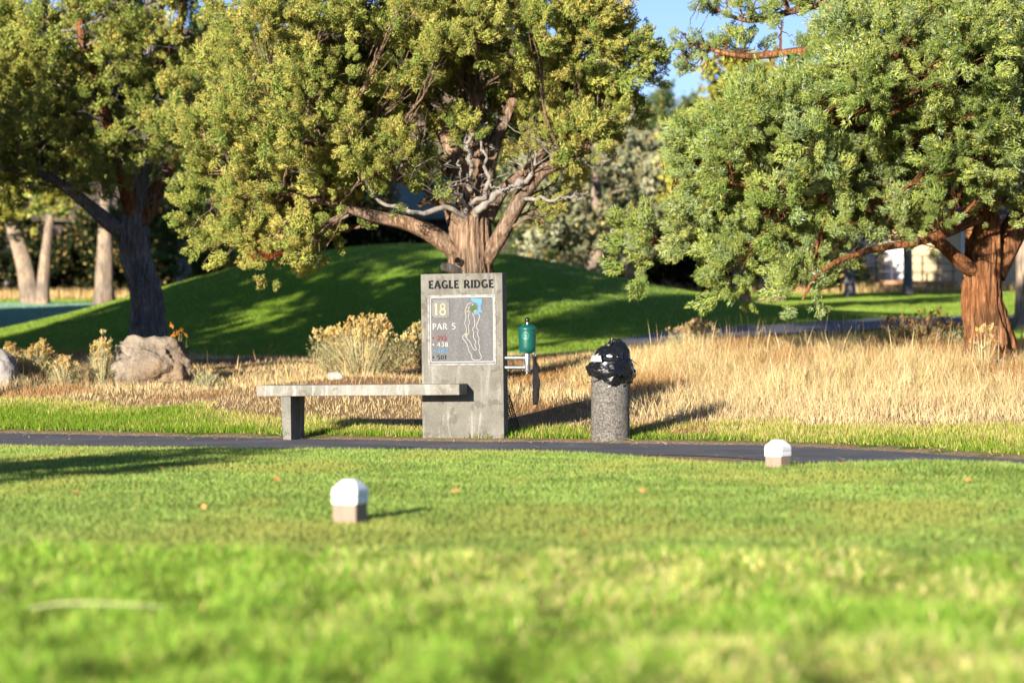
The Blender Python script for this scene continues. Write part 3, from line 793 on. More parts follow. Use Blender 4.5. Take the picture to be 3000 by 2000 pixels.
XR = np.array([np.append(px(u_, v_, d+rng.uniform(-.6, -.1))-np.array(b), q_) for u_, v_, q_ in ((1995, 120, .38), (2020, 155, .45), (2055, 130, .4), (2040, 190, .45), (2090, 160, .5), (2080, 205, .4), (2130, 130, .45), (2130, 180, .5), (2180, 150, .5), (2200, 195, .5), (2250, 170, .55), (2050, 20, .35), (2085, 45, .4), (2130, 20, .45), (2170, 55, .5), (2215, 25, .55), (2240, 70, .6), (2290, 90, .7), (2300, 30, .7), (2010, 395, .4), (2000, 430, .5), (2020, 470, .55), (1985, 480, .45), (2040, 430, .5))])
make_tree('juniper_tree', 'big green juniper with red shredding bark standing in the dry grass on the right', b, [trunk], ells, .43, .25, .175, 26, 320, GREEN, M['bark_red'], limbs,
          tips=BERRY, tipw=.14, gap=.42, extra=XR, bark2=M['bark_tan'], dead=34, deadz=(1.2, 4.2), up=.28, flute=.34, llen=.17, lwid=.055, fine=5.0)

# left juniper
d = 36.0; b = base_at(430, d)
E = lambda *a: ell_px(b, *a[:6], d, *(a[6:]))
trunk = [(0, 0, -.15, .33), (.02, 0, .4, .265)]+pts_px(b, [(428, 850, 0, .24), (398, 760, 0, .225), (392, 680, 0, .215), (400, 600, .1, .20), (410, 450, .1, .14), (430, 250, .1, .11), (440, 30, .1, .09), (440, -250, 0, .05), (440, -480, 0, .02)], d)
limbs = [pts_px(b, r, d) for r in (
    [(390, 690, 0, .13), (330, 660, -.1, .12), (270, 610, -.2, .10), (180, 540, -.3, .08), (60, 480, -.4, .05), (-60, 430, -.4, .02)],
    [(405, 660, 0, .14), (445, 590, .1, .12), (480, 520, .1, .10), (560, 380, .1, .07), (600, 200, .1, .05)],
    [(390, 640, 0, .13), (370, 560, -.1, .11), (330, 400, -.2, .09), (260, 200, -.2, .07), (220, 0, -.2, .05)],
    [(410, 330, 0, .10), (470, 200, .2, .08), (530, 60, .2, .06), (540, -100, .2, .04)])]
ells = [E(330, 150, 330, 180, 0, 2.0, .75), E(110, 330, 240, 170, -.3, 2.0), E(420, 390, 170, 120, -.2, 1.6), E(60, 500, 150, 90, -.3, 1.5), E(560, 250, 85, 190, .2, 1.4, .8), E(250, 480, 130, 80, -.3, 1.3),
        E(300, -260, 400, 300, 0, 2.4, .45)]
make_tree('juniper_tree', 'shaded twisted grey juniper on the left behind the pale boulder', b, [trunk], ells, .50, .29, .20, 24, 170, OLIVE, M['bark_grey'], limbs, gap=.38, bark2=M['bark_red'],  # red bark on the upper limbs paints a sunlit look above the grey trunk
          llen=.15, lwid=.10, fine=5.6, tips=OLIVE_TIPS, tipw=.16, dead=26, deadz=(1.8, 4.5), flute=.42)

# junipers outside the frame on the left whose shade falls on the mound
def generic(name, label, U, d, H, rad, pal, bark, x=None, trunk_r=.25, spacing=.8, lr=.5, tuft=.3, npl=26, nleaf=40, zb=1.2, lean=0, cat='tree', up=.5, tipw=.12, tips=OLIVE_TIPS, shape='round', group=None, dens=1, llen=.24, lwid=.1, gap=0, gapf=2.0):
    if x is None: b = base_at(U, d)
    else: b = (x, d, float(zfun(np.array([x]), np.array([float(d)]))[0])-.03)
    trunk = [(0, 0, -.1, trunk_r*1.1), (lean*.15, 0, H*.15, trunk_r), (lean*.5, .1, H*.4, trunk_r*.7), (lean*.7, 0, H*.7, trunk_r*.4), (lean*.8, 0, H*.97, .03)]
    lx = lean*.6
    if shape == 'round':
        ells = [(lx, 0, zb+(H-zb)*.5, rad, rad, (H-zb)*.5, dens), (lx-rad*.35, -rad*.2, zb+(H-zb)*.3, rad*.7, rad*.7, (H-zb)*.3, dens), (lx+rad*.4, -rad*.2, zb+(H-zb)*.35, rad*.65, rad*.7, (H-zb)*.3, dens)]
    else:
        ells = [(lx, 0, zb+(H-zb)*(i+.5)/6, rad*(1-i/6.3), rad*(1-i/6.3), (H-zb)/9, dens) for i in range(6)]
    return make_tree(name, label, b, [trunk], ells, spacing, lr, tuft, npl, nleaf, pal, bark, tips=tips, tipw=tipw, flute=.3, nside=16, brn=5, cat=cat, up=up, group=group, br=.05, llen=llen, lwid=lwid, gap=gap, gapf=gapf)
OFF = dict(spacing=.62, lr=.5, tuft=.40, npl=20, nleaf=50, llen=.24, lwid=.2)
generic('juniper_tree', 'broad low juniper growing outside the frame beside the cart path', 0, 27.0, 5.1, 2.4, OLIVE, M['bark_grey'], x=-10.2, zb=1.0, gap=.48, gapf=.9, **OFF)
generic('juniper_tree', 'tall juniper outside the frame whose shade covers the mound', 0, 31.0, 10.0, 2.4, OLIVE, M['bark_grey'], x=-13.9, zb=1.0, gap=.535, gapf=.9, **OFF)
generic('juniper_tree', 'very tall high crowned juniper outside the frame, shaped to shade the mound', 0, 20.0, 10.4, 1.5, OLIVE, M['bark_grey'], x=-9.15, zb=6.3, trunk_r=.16, gap=.38, gapf=.9, **OFF)  # unseen tree, crown raised so that its shade lands on the mound
generic('juniper_tree', 'wide juniper outside the frame shading the far fairway', 0, 44.0, 9.0, 3.6, OLIVE, M['bark_grey'], x=-19.5, zb=.8, **OFF)
generic('juniper_tree', 'tallest juniper outside the frame by the far fairway', 0, 49.0, 10.0, 3.0, OLIVE, M['bark_grey'], x=-22.0, zb=.8, **OFF)
generic('shadow_shrub', 'knee high stand-in juniper added outside the frame to cast a shadow on the tee', 0, 12.3, 1.6, .5, OLIVE, M['bark_grey'], x=-4.3, trunk_r=.05, spacing=.28, lr=.22, tuft=.16, zb=.25, cat='shrub')  # unseen shrub invented to throw the shadow across the tee

generic('shadow_shrub', 'slender stand-in juniper added outside the frame to cast a thin shadow band on the tee', 0, 11.4, 1.15, .2, OLIVE, M['bark_grey'], x=-3.9, trunk_r=.04, spacing=.2, lr=.16, tuft=.13, zb=.15, cat='shrub')  # second unseen shrub, added for the thinner shadow band
DARKG = [(.05, .085, .03), (.075, .115, .04), (.10, .14, .05), (.09, .13, .06)]
SHADE_TONE = [(.010, .016, .008), (.018, .026, .011), (.028, .038, .016)]  # near-black leaf colour standing in for shade under the far trees
SILVER = [(.13, .15, .07), (.20, .21, .12), (.28, .29, .18), (.22, .20, .10), (.36, .37, .26)]
YELG = [(.20, .22, .035), (.28, .29, .045), (.33, .31, .055), (.23, .26, .045)]
BG = dict(spacing=.95, lr=.55, tuft=.46, npl=18, nleaf=60, llen=.24, lwid=.20)
generic('juniper_tree', 'silvery juniper with pale trunk standing between the two biggest crowns', 1745, 64, 4.9, 1.9, SILVER, M['bark_pale'], zb=1.0, trunk_r=.28, **BG)
generic('juniper_tree', 'yellow green juniper behind the upper left branches of the right tree', 2170, 58, 5.6, 1.5, YELG, M['bark_tan'], zb=1.4, trunk_r=.22, **{**BG, 'spacing': .7, 'lr': .48, 'tuft': .32})
generic('conifer_tree', 'slim dark conifer pointing into the sky gap between the two big trees', 1935, 112, 9.0, 2.3, DARKG, M['bark_grey'], zb=1.0, shape='cone', **{**BG, 'lr': .6, 'spacing': .62})
generic('conifer_tree', 'bushy green conifer just right of the slim dark conifer in the gap', 2055, 104, 7.2, 2.6, [(.06, .09, .03), (.09, .12, .04), (.11, .13, .05)], M['bark_grey'], zb=1.0, shape='cone', **{**BG, 'lr': .6, 'spacing': .62})
generic('juniper_tree', 'dull green juniper behind the silvery one at the right foot of the mound', 1850, 84, 5.6, 2.0, SILVER, M['bark_pale'], zb=1.6, **BG)
generic('juniper_tree', 'far juniper hidden behind the crown right of the concrete sign', 1560, 78, 6.8, 2.3, DARKG, M['bark_grey'], zb=1.6, **BG)
generic('juniper_tree', 'leaning pale trunked juniper at the left edge beyond the blue shaded fairway', 95, 78, 9.0, 2.9, YELG, M['bark_pale'], zb=2.5, lean=-1.9, trunk_r=.28, **BG)
generic('juniper_tree', 'upright pale trunked juniper right beside the leaning one at the left edge', 125, 77.5, 8.0, 2.0, YELG, M['bark_pale'], zb=3.2, lean=.5, trunk_r=.19, **BG)
generic('juniper_tree', 'straight pale broken trunked juniper just left of the shaded grey trunk', 308, 76, 9.0, 2.3, OLIVE, M['bark_pale'], zb=3.6, trunk_r=.27, **BG)
generic('juniper_tree', 'dark bushy juniper right of the shaded grey trunk', 540, 70, 6.5, 2.0, DARKG, M['bark_grey'], zb=.9, **BG)
generic('juniper_tree', 'juniper with slim pale trunk beside the orange autumn bush', 680, 88, 8.8, 2.2, OLIVE, M['bark_pale'], zb=3.0, trunk_r=.2, **BG)
generic('juniper_tree', 'far tree glimpsed through the middle of the centre crown', 950, 98, 9.0, 2.8, SILVER, M['bark_grey'], zb=2.2, **BG)
generic('juniper_tree', 'far tall tree behind the left side of the centre crown', 760, 108, 10, 3.4, OLIVE, M['bark_grey'], zb=3.2, **BG)
generic('juniper_tree', 'far tall tree behind the left crown near the hill', 180, 112, 9.0, 3.6, DARKG, M['bark_grey'], zb=2.0, **BG)
generic('juniper_tree', 'far broad tree behind the dark bushy juniper on the left', 480, 118, 9.0, 3.4, OLIVE, M['bark_grey'], zb=2.0, **BG)
generic('juniper_tree', 'juniper with stout tan trunk under the low branches of the right tree', 2260, 72, 6.5, 2.3, GREEN, M['bark_tan'], zb=2.0, trunk_r=.34, **BG)
generic('juniper_tree', 'dark slender trunked juniper in front of the tan house', 2490, 80, 7.5, 2.3, GREEN, M['bark_grey'], zb=2.2, trunk_r=.17, **BG)
generic('juniper_tree', 'dark trunked juniper just left of the deck railing', 2660, 84, 8.2, 2.4, GREEN, M['bark_grey'], zb=2.6, trunk_r=.16, **BG)
generic('juniper_tree', 'pale grey trunked juniper at the right edge behind the red trunk', 3000, 46, 7.0, 1.9, GREEN, M['bark_pale'], zb=2.4, trunk_r=.17, **BG)
generic('juniper_tree', 'far tree behind the crown of the right juniper', 2750, 100, 11, 3.4, DARKG, M['bark_grey'], zb=2.5, **BG)
for lab, U, dd, H_, r_ in (('added shade-toned shrub hiding the house window at the frame edge', 20, 96, 2.8, 2.0), ('added shade-toned shrub in front of the brown house beside the leaning pale trunk', 230, 96, 2.6, 2.0), ('added shade-toned shrub between the straight pale trunk and the shaded grey trunk', 370, 97, 2.4, 1.9),
        ('wide added shade-toned shrub at the left foot of the mound crest', 470, 94, 3.4, 2.2), ('added shade-toned shrub behind the autumn bush', 640, 95, 3.6, 2.2), ('added shade-toned shrub behind the crest of the mound', 1010, 92, 3.2, 2.4),
        ('added shade-toned shrub below the tan house gable', 1930, 92, 2.9, 2.0), ('added shade-toned shrub in front of the tan house, beside the stout tan trunk', 2100, 93, 3.0, 2.2), ('added shade-toned shrub right of the stout tan trunk', 2370, 93, 2.6, 1.7), ('added shade-toned shrub covering the corner of the green roofed house', 1760, 94, 4.6, 2.2)):
    generic('shade_tone_shrub', lab, U, dd, H_, r_, SHADE_TONE, M['bark_grey'], zb=.1, trunk_r=.1, cat='shrub', **{**BG, 'spacing': .8})  # shrubs added as dark fill where the far trees shade the ground
generic('autumn_bush', 'orange red autumn bush at the left shoulder of the mound', 745, 82, 2.5, .75, [(.38, .09, .02), (.48, .15, .03), (.35, .05, .03), (.5, .22, .04)], M['bark_grey'], zb=.2, trunk_r=.06, spacing=.5, lr=.35, tuft=.25, tips=None, cat='bush')

# ------------------------------------------------------------------ concrete sign and bench
def concrete_mat(name, dark=1.0):
    m, nt, b, new, L = new_mat(name)
    tc = N(nt, 'ShaderNodeTexCoord')
    def nz(scale, sc3, det=6, rough=.6, dist=0):
        mp = N(nt, 'ShaderNodeMapping'); mp.inputs['Scale'].default_value = sc3; L(tc.outputs['Object'], mp.inputs['Vector'])
        q = N(nt, 'ShaderNodeTexNoise'); q.inputs['Scale'].default_value = scale; q.inputs['Detail'].default_value = det; q.inputs['Roughness'].default_value = rough
        q.inputs['Distortion'].default_value = dist
        L(mp.outputs[0], q.inputs['Vector']); return q.outputs['Fac']
    r = ramp(nt, [(.28, np.array([.15, .145, .12])*dark), (.5, np.array([.245, .235, .20])*dark), (.72, np.array([.34, .33, .285])*dark)])
    L(nz(3.2, (1, 1, 1), 8, .65), r.inputs['Fac'])
    st = ramp(nt, [(.55, (0, 0, 0)), (.68, (1, 1, 1))]); L(nz(3, (7, 7, .9), 5, .6, .4), st.inputs['Fac'])      # pale lime runs
    m1 = N(nt, 'ShaderNodeMix', data_type='RGBA'); L(r.outputs['Color'], m1.inputs[6]); m1.inputs[7].default_value = (*np.array([.44, .43, .39])*dark, 1)
    mf = N(nt, 'ShaderNodeMath', operation='MULTIPLY'); L(st.outputs['Color'], mf.inputs[0]); mf.inputs[1].default_value = .65; L(mf.outputs[0], m1.inputs[0])
    bl = ramp(nt, [(.57, (0, 0, 0)), (.61, (1, 1, 1))]); L(nz(8.5, (1, 1, 1), 4, .55, .5), bl.inputs['Fac'])      # dark blotches
    m2 = N(nt, 'ShaderNodeMix', data_type='RGBA'); L(m1.outputs[2], m2.inputs[6]); m2.inputs[7].default_value = (*np.array([.12, .11, .085])*dark, 1)
    mf2 = N(nt, 'ShaderNodeMath', operation='MULTIPLY'); L(bl.outputs['Color'], mf2.inputs[0]); mf2.inputs[1].default_value = .5; L(mf2.outputs[0], m2.inputs[0])
    fn_ = ramp(nt, [(.3, (.82,)*3), (.7, (1.12,)*3)]); L(nz(70, (1, 1, 1), 3), fn_.inputs['Fac'])
    m3 = N(nt, 'ShaderNodeMix', data_type='RGBA', blend_type='MULTIPLY'); m3.inputs[0].default_value = 1
    L(m2.outputs[2], m3.inputs[6]); L(fn_.outputs['Color'], m3.inputs[7]); L(m3.outputs[2], b.inputs['Base Color'])
    bp = N(nt, 'ShaderNodeBump'); bp.inputs['Strength'].default_value = .35; bp.inputs['Distance'].default_value = .006
    L(nz(45, (1, 1, 1), 6), bp.inputs['Height']); L(bp.outputs[0], b.inputs['Normal'])
    b.inputs['Roughness'].default_value = .9; b.inputs['Specular IOR Level'].default_value = .2
    return m
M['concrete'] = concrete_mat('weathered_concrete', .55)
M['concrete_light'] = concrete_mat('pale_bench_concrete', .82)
M['panel'] = noise_mat('grey_sign_panel', [(.3, (.07, .07, .071)), (.55, (.095, .095, .096)), (.75, (.125, .125, .125))], scale=60, rough=.8, bump=.15, second=(3, (5, 5, .6), [(.35, (.85,)*3), (.7, (1.15,)*3)], .8))
M['white_paint'] = plain('white_paint', (.30, .295, .285), .7, spec=.1)
M['lime'] = noise_mat('white_lime_edge', [(.35, (.13, .126, .115)), (.6, (.26, .255, .24))], scale=18, rough=.9, bump=.2)
M['cream'] = plain('cream_paint', (.33, .265, .165), .7, spec=.1)
M['black_paint'] = plain('dark_lettering', (.012, .012, .014), .85, spec=.08)
M['dark_grey_paint'] = plain('charcoal_lettering', (.010, .010, .011), .85, spec=.08)
M['red_paint'] = plain('red_lettering', (.17, .014, .014), .8, spec=.1)
M['blue_paint'] = plain('light_blue_lettering', (.05, .17, .32), .8, spec=.1)
M['pond'] = plain('pale_blue_pond_paint', (.08, .19, .31), .8, spec=.1)
M['green_paint'] = plain('green_map_paint', (.04, .085, .035), .8, spec=.1)
M['plate'] = plain('dark_grey_plate', (.05, .05, .052), .55)

SA = R(14)
SB = np.array([-.418, 20.70, -.075])
SROT = (0, -R(.7), -SA)
def sx(x, y): return (x-(245+(y-62)*.0122))/690*.724-.362
def sz(y): return (1458-y)/987+.02
sign = thing('concrete_sign', 'tall grey concrete hole sign lettered EAGLE RIDGE with a map panel, at the bench end', 'sign', SB, SROT)
slab = MB().box(-.362, .362, 0, .157, -.1, 1.437).build('slab', M['concrete'], sign, bevel=.007)

# lettering made of flared strokes
def arc(cx, cy, rx, ry, a0, a1, n=12):
    return [(cx+rx*math.cos(R(a0+(a1-a0)*i/(n-1))), cy+ry*math.sin(R(a0+(a1-a0)*i/(n-1)))) for i in range(n)]
def st(pts, w0, w1=None, w2=None):
    n = len(pts); w1 = w0 if w1 is None else w1; w2 = w0 if w2 is None else w2
    return (pts, [w0+(w1-w0)*(2*i/(n-1)) if i <= (n-1)/2 else w1+(w2-w1)*(2*i/(n-1)-1) for i in range(n)])
def vs_(x, a=0., b=1.): return st([(x, a), (x, a+.07*(b-a)), (x, (a+b)/2), (x, b-.07*(b-a)), (x, b)], .25, .17, .25)
def hb(x0, x1, y, w=.11, we=.2): return st([(x0, y), ((x0*2+x1)/3, y), ((x0+2*x1)/3, y), (x1, y)], w, w, we)
GL = {
 'E': (.62, [vs_(.13), hb(.1, .57, .93), hb(.1, .5, .5), hb(.1, .6, .07)]),
 'A': (.86, [st([(.06, 0), (.4, 1)], .16, .11, .13), st([(.40, 1), (.78, 0)], .18, .18, .24), hb(.2, .62, .33, .1, .1)]),
 'G': (.84, [st(arc(.45, .5, .36, .45, 50, 310, 18), .13, .19, .13), st([(.70, .03), (.70, .42)], .17), hb(.5, .8, .42, .09, .09)]),
 'L': (.58, [vs_(.13), hb(.1, .56, .07, .11, .22)]),
 'R': (.76, [vs_(.13), st([(.13, .94)]+arc(.36, .71, .22, .235, 90, -90, 10)+[(.13, .475)], .11, .17, .11), st([(.36, .47), (.7, .02)], .16, .18, .22)]),
 'I': (.30, [vs_(.15)]),
 'D': (.82, [vs_(.13), st([(.13, .93)]+arc(.34, .5, .36, .43, 90, -90, 14)+[(.13, .07)], .11, .18, .11)]),
 'P': (.66, [vs_(.13), st([(.13, .94)]+arc(.34, .70, .22, .245, 90, -90, 10)+[(.13, .455)], .11, .17, .11)]),
 '1': (.40, [vs_(.22), st([(.04, .80), (.22, .97)], .08, .1, .12)]),
 '8': (.62, [st(arc(.31, .74, .19, .21, 0, 360, 18), .14), st(arc(.31, .27, .235, .235, 0, 360, 18), .16)]),
 '5': (.60, [st([(.14, .93), (.54, .95)], .13, .13, .16), st([(.15, .95), (.13, .53)], .13), st([(.13, .55)]+arc(.28, .31, .25, .27, 100, -130, 14), .12, .17, .13)]),
 '3': (.60, [st(arc(.27, .73, .21, .22, 145, -80, 12), .12, .15, .1), st(arc(.27, .27, .25, .25, 80, -145, 14), .1, .17, .12)]),
 '9': (.62, [st(arc(.3, .68, .22, .27, 0, 360, 16), .14), st([(.52, .66), (.47, .3), (.25, .02)], .16, .15, .12)]),
 '4': (.66, [st([(.44, 0), (.44, 1)], .17), st([(.42, .97), (.05, .32)], .1), hb(.03, .64, .29, .11, .13)]),
 '6': (.62, [st(arc(.31, .3, .22, .27, 0, 360, 16), .14), st([(.1, .34), (.15, .68), (.42, .99)], .16, .15, .12)]),
 '7': (.58, [st([(.05, .93), (.55, .93)], .18, .12, .12), st([(.52, .93), (.2, 0)], .12, .14, .17)]),
 '0': (.66, [st(arc(.33, .5, .24, .43, 0, 360, 22), .16)]),
 ' ': (.42, []),
}
def ribbon(mb, pts, w, y0, y1):
    P = np.array(pts, float); w = np.array(w, float)
    closed = np.allclose(P[0], P[-1])
    T = np.gradient(P, axis=0)
    if closed: T[0] = T[-1] = P[1]-P[-2]
    T /= np.linalg.norm(T, axis=1)[:, None]+1e-9
    n = np.c_[-T[:, 1], T[:, 0]]
    a = P+n*w[:, None]/2; c = P-n*w[:, None]/2; k = len(P)
    vs = [(p[0], y0, p[1]) for p in a]+[(p[0], y0, p[1]) for p in c]+[(p[0], y1, p[1]) for p in a]+[(p[0], y1, p[1]) for p in c]
    fs = []
    for i in range(k-1):
        fs += [(i, i+1, k+i+1, k+i), (i, 2*k+i, 2*k+i+1, i+1), (k+i, k+i+1, 3*k+i+1, 3*k+i)]
    if not closed: fs += [(0, k, 3*k, 2*k), (k-1, 3*k-1, 4*k-1, 2*k-1)]
    mb.add(vs, fs)
def text_mb(txt, x0, z0, h, width=None, y=0, t=.003, gap=.1, bold=1.0, slope=0):
    mb = MB(); tot = sum(GL[c][0]+gap for c in txt)-gap
    kx = (width/tot) if width else h
    x = 0; q = 0
    for c in txt:
        w, strokes = GL[c]
        for pts, ws in strokes:
            q += 1
            ribbon(mb, [(x0+(x+p[0])*kx, z0+p[1]*h+slope*(x+p[0])*kx) for p in pts], [v*min(kx, h)*bold for v in ws], y-t-.00022*(q % 7), y+.002)
        x += w+gap
    return mb
for wd_, xa, xb in (('EAGLE', 316, 570), ('RIDGE', 614, 864)):
    text_mb(wd_, sx(xa, 150), sz(184), .069, width=(xb-xa)/690*.724, y=0, t=.003, gap=.13, bold=1.4).build('lettering', M['black_paint'], sign)

# map panel
x0, x1, z0, z1 = sx(305, 240), sx(880, 240), sz(835), sz(240)
fr = MB()
w = .016
fr.box(x0, x1, -.007, .003, z1-w, z1).box(x0, x1, -.007, .003, z0, z0+w).box(x0, x0+w, -.0065, .003, z0+w, z1-w).box(x1-w, x1, -.0065, .003, z0+w, z1-w)
fr.build('panel_frame', M['lime'], sign, bevel=.003)
panel = MB().box(x0+w, x1-w, -.004, .003, z0+w, z1-w).build('map_panel', M['panel'], sign)
PY = -.004
def rrect(xa, xb, za, zb, r, n=7):
    p = []
    for cx, cz, a0 in ((xb-r, zb-r, 0), (xa+r, zb-r, 90), (xa+r, za+r, 180), (xb-r, za+r, 270)):
        p += [(cx+r*math.cos(R(a0+90*i/(n-1))), cz+r*math.sin(R(a0+90*i/(n-1)))) for i in range(n)]
    return p+[p[0]]
mb = MB(); pr = rrect(sx(329, 257), sx(861, 257), sz(806), sz(259), .015); ribbon(mb, pr, [.0075]*len(pr), PY-.002, PY+.001); mb.build('border_line', M['white_paint'], panel)
plate = MB().box(sx(341, 280), sx(494, 280), PY-.006, PY+.001, sz(436), sz(278)).build('number_plate', M['plate'], panel, bevel=.003)
text_mb('18', sx(362, 360), sz(409), (409-310)/987, width=(466-362)/690*.724, y=PY-.006, t=.003, gap=.12, bold=.95).build('number', M['cream'], panel)
for cx, cy in ((352, 294), (481, 292), (352, 424), (481, 420)):
    MB().prism([(sx(cx, cy)+.0045*math.cos(a), sz(cy)+.0045*math.sin(a)) for a in np.linspace(0, 2*np.pi, 10, endpoint=False)], PY-.009, PY-.004).build('screw', M['black_paint'], panel)
for wd_, xa, xb in (('PAR', 349, 474), ('5', 508, 545)):
    text_mb(wd_, sx(xa, 505), sz(530), (530-478)/987, width=(xb-xa)/690*.724, y=PY, gap=.11, bold=.95).build('par_lettering', M['white_paint'], panel)
for txt, yb, yt, xa, xb, mt in (('393', 621, 584, 386, 468, 'red_paint'), ('438', 675, 638, 388, 482, 'white_paint'), ('467', 729, 692, 390, 484, 'blue_paint'), ('501', 783, 748, 388, 468, 'dark_grey_paint')):
    mb = text_mb(txt, sx(xa, yb), sz(yb), (yb-yt)/987, width=(xb-xa)/690*.724, y=PY, gap=.12, bold=1.08)
    mb.build('yardage', M[mt], panel)
    cx, cz = sx(356, yb), sz((yb+yt)/2)
    MB().prism([(cx+.0075*math.cos(a), cz+.0075*math.sin(a)) for a in np.linspace(0, 2*np.pi, 12, endpoint=False)], PY-.003, PY+.001).build('bullet', M[mt], panel)
def mline(pts, n=70, wd=.0044, q=0):
    C = curve_pts([(sx(x, y), 0, sz(y), 0) for x, y in pts], n)
    mb = MB(); ribbon(mb, [(p[0], p[2]) for p in C], [wd]*n, PY-.002-q*.0003, PY+.001); return mb
mline([(676, 308), (650, 318), (636, 345), (624, 385), (633, 425), (622, 480), (634, 520), (633, 560), (608, 585), (606, 608), (630, 640), (650, 680), (656, 715), (678, 745), (684, 780), (705, 791), (745, 790), (762, 770), (750, 735), (742, 710), (748, 680), (738, 650), (742, 610), (728, 570), (736, 540), (718, 510), (736, 460), (748, 425), (738, 402)], 130).build('fairway_outline', M['white_paint'], panel)
mline([(660, 395), (650, 430), (662, 470), (652, 510), (657, 560), (640, 585), (642, 610), (668, 640), (680, 670), (698, 700), (712, 708), (720, 695), (706, 665), (715, 640), (695, 600), (697, 560), (688, 530), (704, 505), (705, 460), (696, 420), (684, 395)], 100, q=1).build('inner_outline', M['white_paint'], panel)
def blob(pts, t=.002): return MB().prism([(sx(x, y), sz(y)) for x, y in pts], PY-t, PY+.001)
blob([(672, 272), (690, 266), (715, 274), (745, 276), (766, 272), (767, 305), (756, 335), (758, 365), (770, 385), (762, 395), (745, 388), (735, 402), (712, 410), (698, 404), (706, 390), (728, 380), (738, 355), (735, 330), (726, 310), (700, 306), (678, 298)], .0024).build('pond', M['pond'], panel)
blob([(668, 345), (680, 332), (695, 336), (708, 324), (718, 338), (716, 350), (724, 362), (708, 372), (692, 374), (686, 390), (674, 382), (672, 366), (662, 358)], .0028).build('putting_green', M['green_paint'], panel)
for cx, cy, r in ((657, 352, .007), (642, 381, .006), (659, 384, .0055), (654, 372, .006), (688, 324, .006), (706, 380, .007), (715, 374, .006), (634, 566, .006), (628, 580, .0075), (630, 594, .006), (638, 574, .006)):
    MB().prism([(sx(cx, cy)+r*math.cos(a), sz(cy)+r*.8*math.sin(a)) for a in np.linspace(0, 2*np.pi, 9, endpoint=False)], PY-.0032, PY+.001).build('bunker', M['cream'], panel)
for cx, cy in ((705, 722), (712, 742), (722, 758), (735, 775), (728, 766)):
    MB().prism([(sx(cx, cy)+.007*math.cos(a), sz(cy)+.005*math.sin(a)) for a in np.linspace(0, 2*np.pi, 8, endpoint=False)], PY-.003, PY+.001).build('tee_box', M['green_paint'], panel)

# bench
bench = thing('concrete_bench', 'low pale concrete slab bench running into the left side of the sign', 'bench', SB, SROT)
MB().prism([(-1.77, -.27), (.045, -.27), (.045, -.003), (-.366, -.003), (-.366, .15), (-1.77, .15)], .402, .496, 'z').build('seat', M['concrete_light'], bench, bevel=.009)
lt, lb_ = [(-1.560, -.245), (-1.468, -.245), (-1.468, .14), (-1.560, .14)], [(-1.545, -.215), (-1.478, -.215), (-1.478, .12), (-1.545, .12)]
mb = MB(); mb.add([(p[0], p[1], -.12) for p in lb_]+[(p[0], p[1], .400) for p in lt], [(3, 2, 1, 0), (4, 5, 6, 7), (0, 1, 5, 4), (1, 2, 6, 5), (2, 3, 7, 6), (3, 0, 4, 7)])
mb.build('leg', M['concrete'], bench, bevel=.006)

# ------------------------------------------------------------------ ball washer
M['washer_green'] = plain('green_enamel', (.004, .068, .052), .36, spec=.4)
M['steel'] = metal_mat('brushed_aluminium', (.62, .62, .62), .36)
M['black_plastic'] = plain('black_plastic', (.012, .012, .014), .25)
WD = 20.62
W0 = px(1545, 1090, WD)
def wz(v): return (1090-v)/F*WD      # height above the sleeve's foot
wash = thing('ball_washer', 'green ball washer with black knob held by two steel arms beside the sign', 'ball washer', W0)
k = WD/F
MB().lathe([(9.2*k, 0), (9.6*k, .002), (9.6*k, wz(1036)), (9.0*k, wz(1035.5))], 28).build('sleeve', M['steel'], wash, smooth=True)
MB().lathe([(8*k, -.012), (7.6*k, 0.001)], 24).build('end_cap', M['black_plastic'], wash, smooth=True)
for v in (1048, 1076):
    z = wz(v)
    MB().tube([(-66*k, .0, z), (-8*k, 0, z)], [5.6*k]*2, 18).build('arm', M['steel'], wash, smooth=True)
for v in (1044, 1052, 1072, 1080): MB().tube([(9*k, 0, wz(v)), (12.5*k, 0, wz(v))], [2.2*k]*2, 8).build('bolt', M['steel'], wash)
prof = [(10*k, wz(1035.5)), (14*k, wz(1034)), (21*k, wz(1030)), (24*k, wz(1024)), (25*k, wz(1016)), (25.6*k, wz(990)), (26*k, wz(966)), (26.4*k, wz(962)), (20*k, wz(961))]
can_ = MB().lathe(prof, 40).build('canister', M['washer_green'], wash, smooth=True, angle=35)
MB().lathe([(28.5*k, wz(966.5)), (29*k, wz(964)), (28.6*k, wz(960.5)), (24*k, wz(957)), (15*k, wz(951)), (12*k, wz(950))], 40).build('lid', M['washer_green'], wash, smooth=True, angle=50)
MB().box(-13*k, -4*k, -9*k, 9*k, wz(958), wz(949)).box(-26*k, -19*k, -6*k, 6*k, wz(1036), wz(1025)).box(18*k, 26*k, -6*k, 6*k, wz(1036), wz(1026)).build('bracket', M['washer_green'], wash, bevel=.004)
MB().lathe([(3.2*k, wz(951)), (3.2*k, wz(943))], 12).build('plunger_rod', M['steel'], wash, smooth=True)
MB().lathe([(8*k*math.sin(R(a)), wz(937)+8*k*-math.cos(R(a))) for a in range(8, 180, 14)], 24).build('knob', M['black_plastic'], wash, smooth=True)
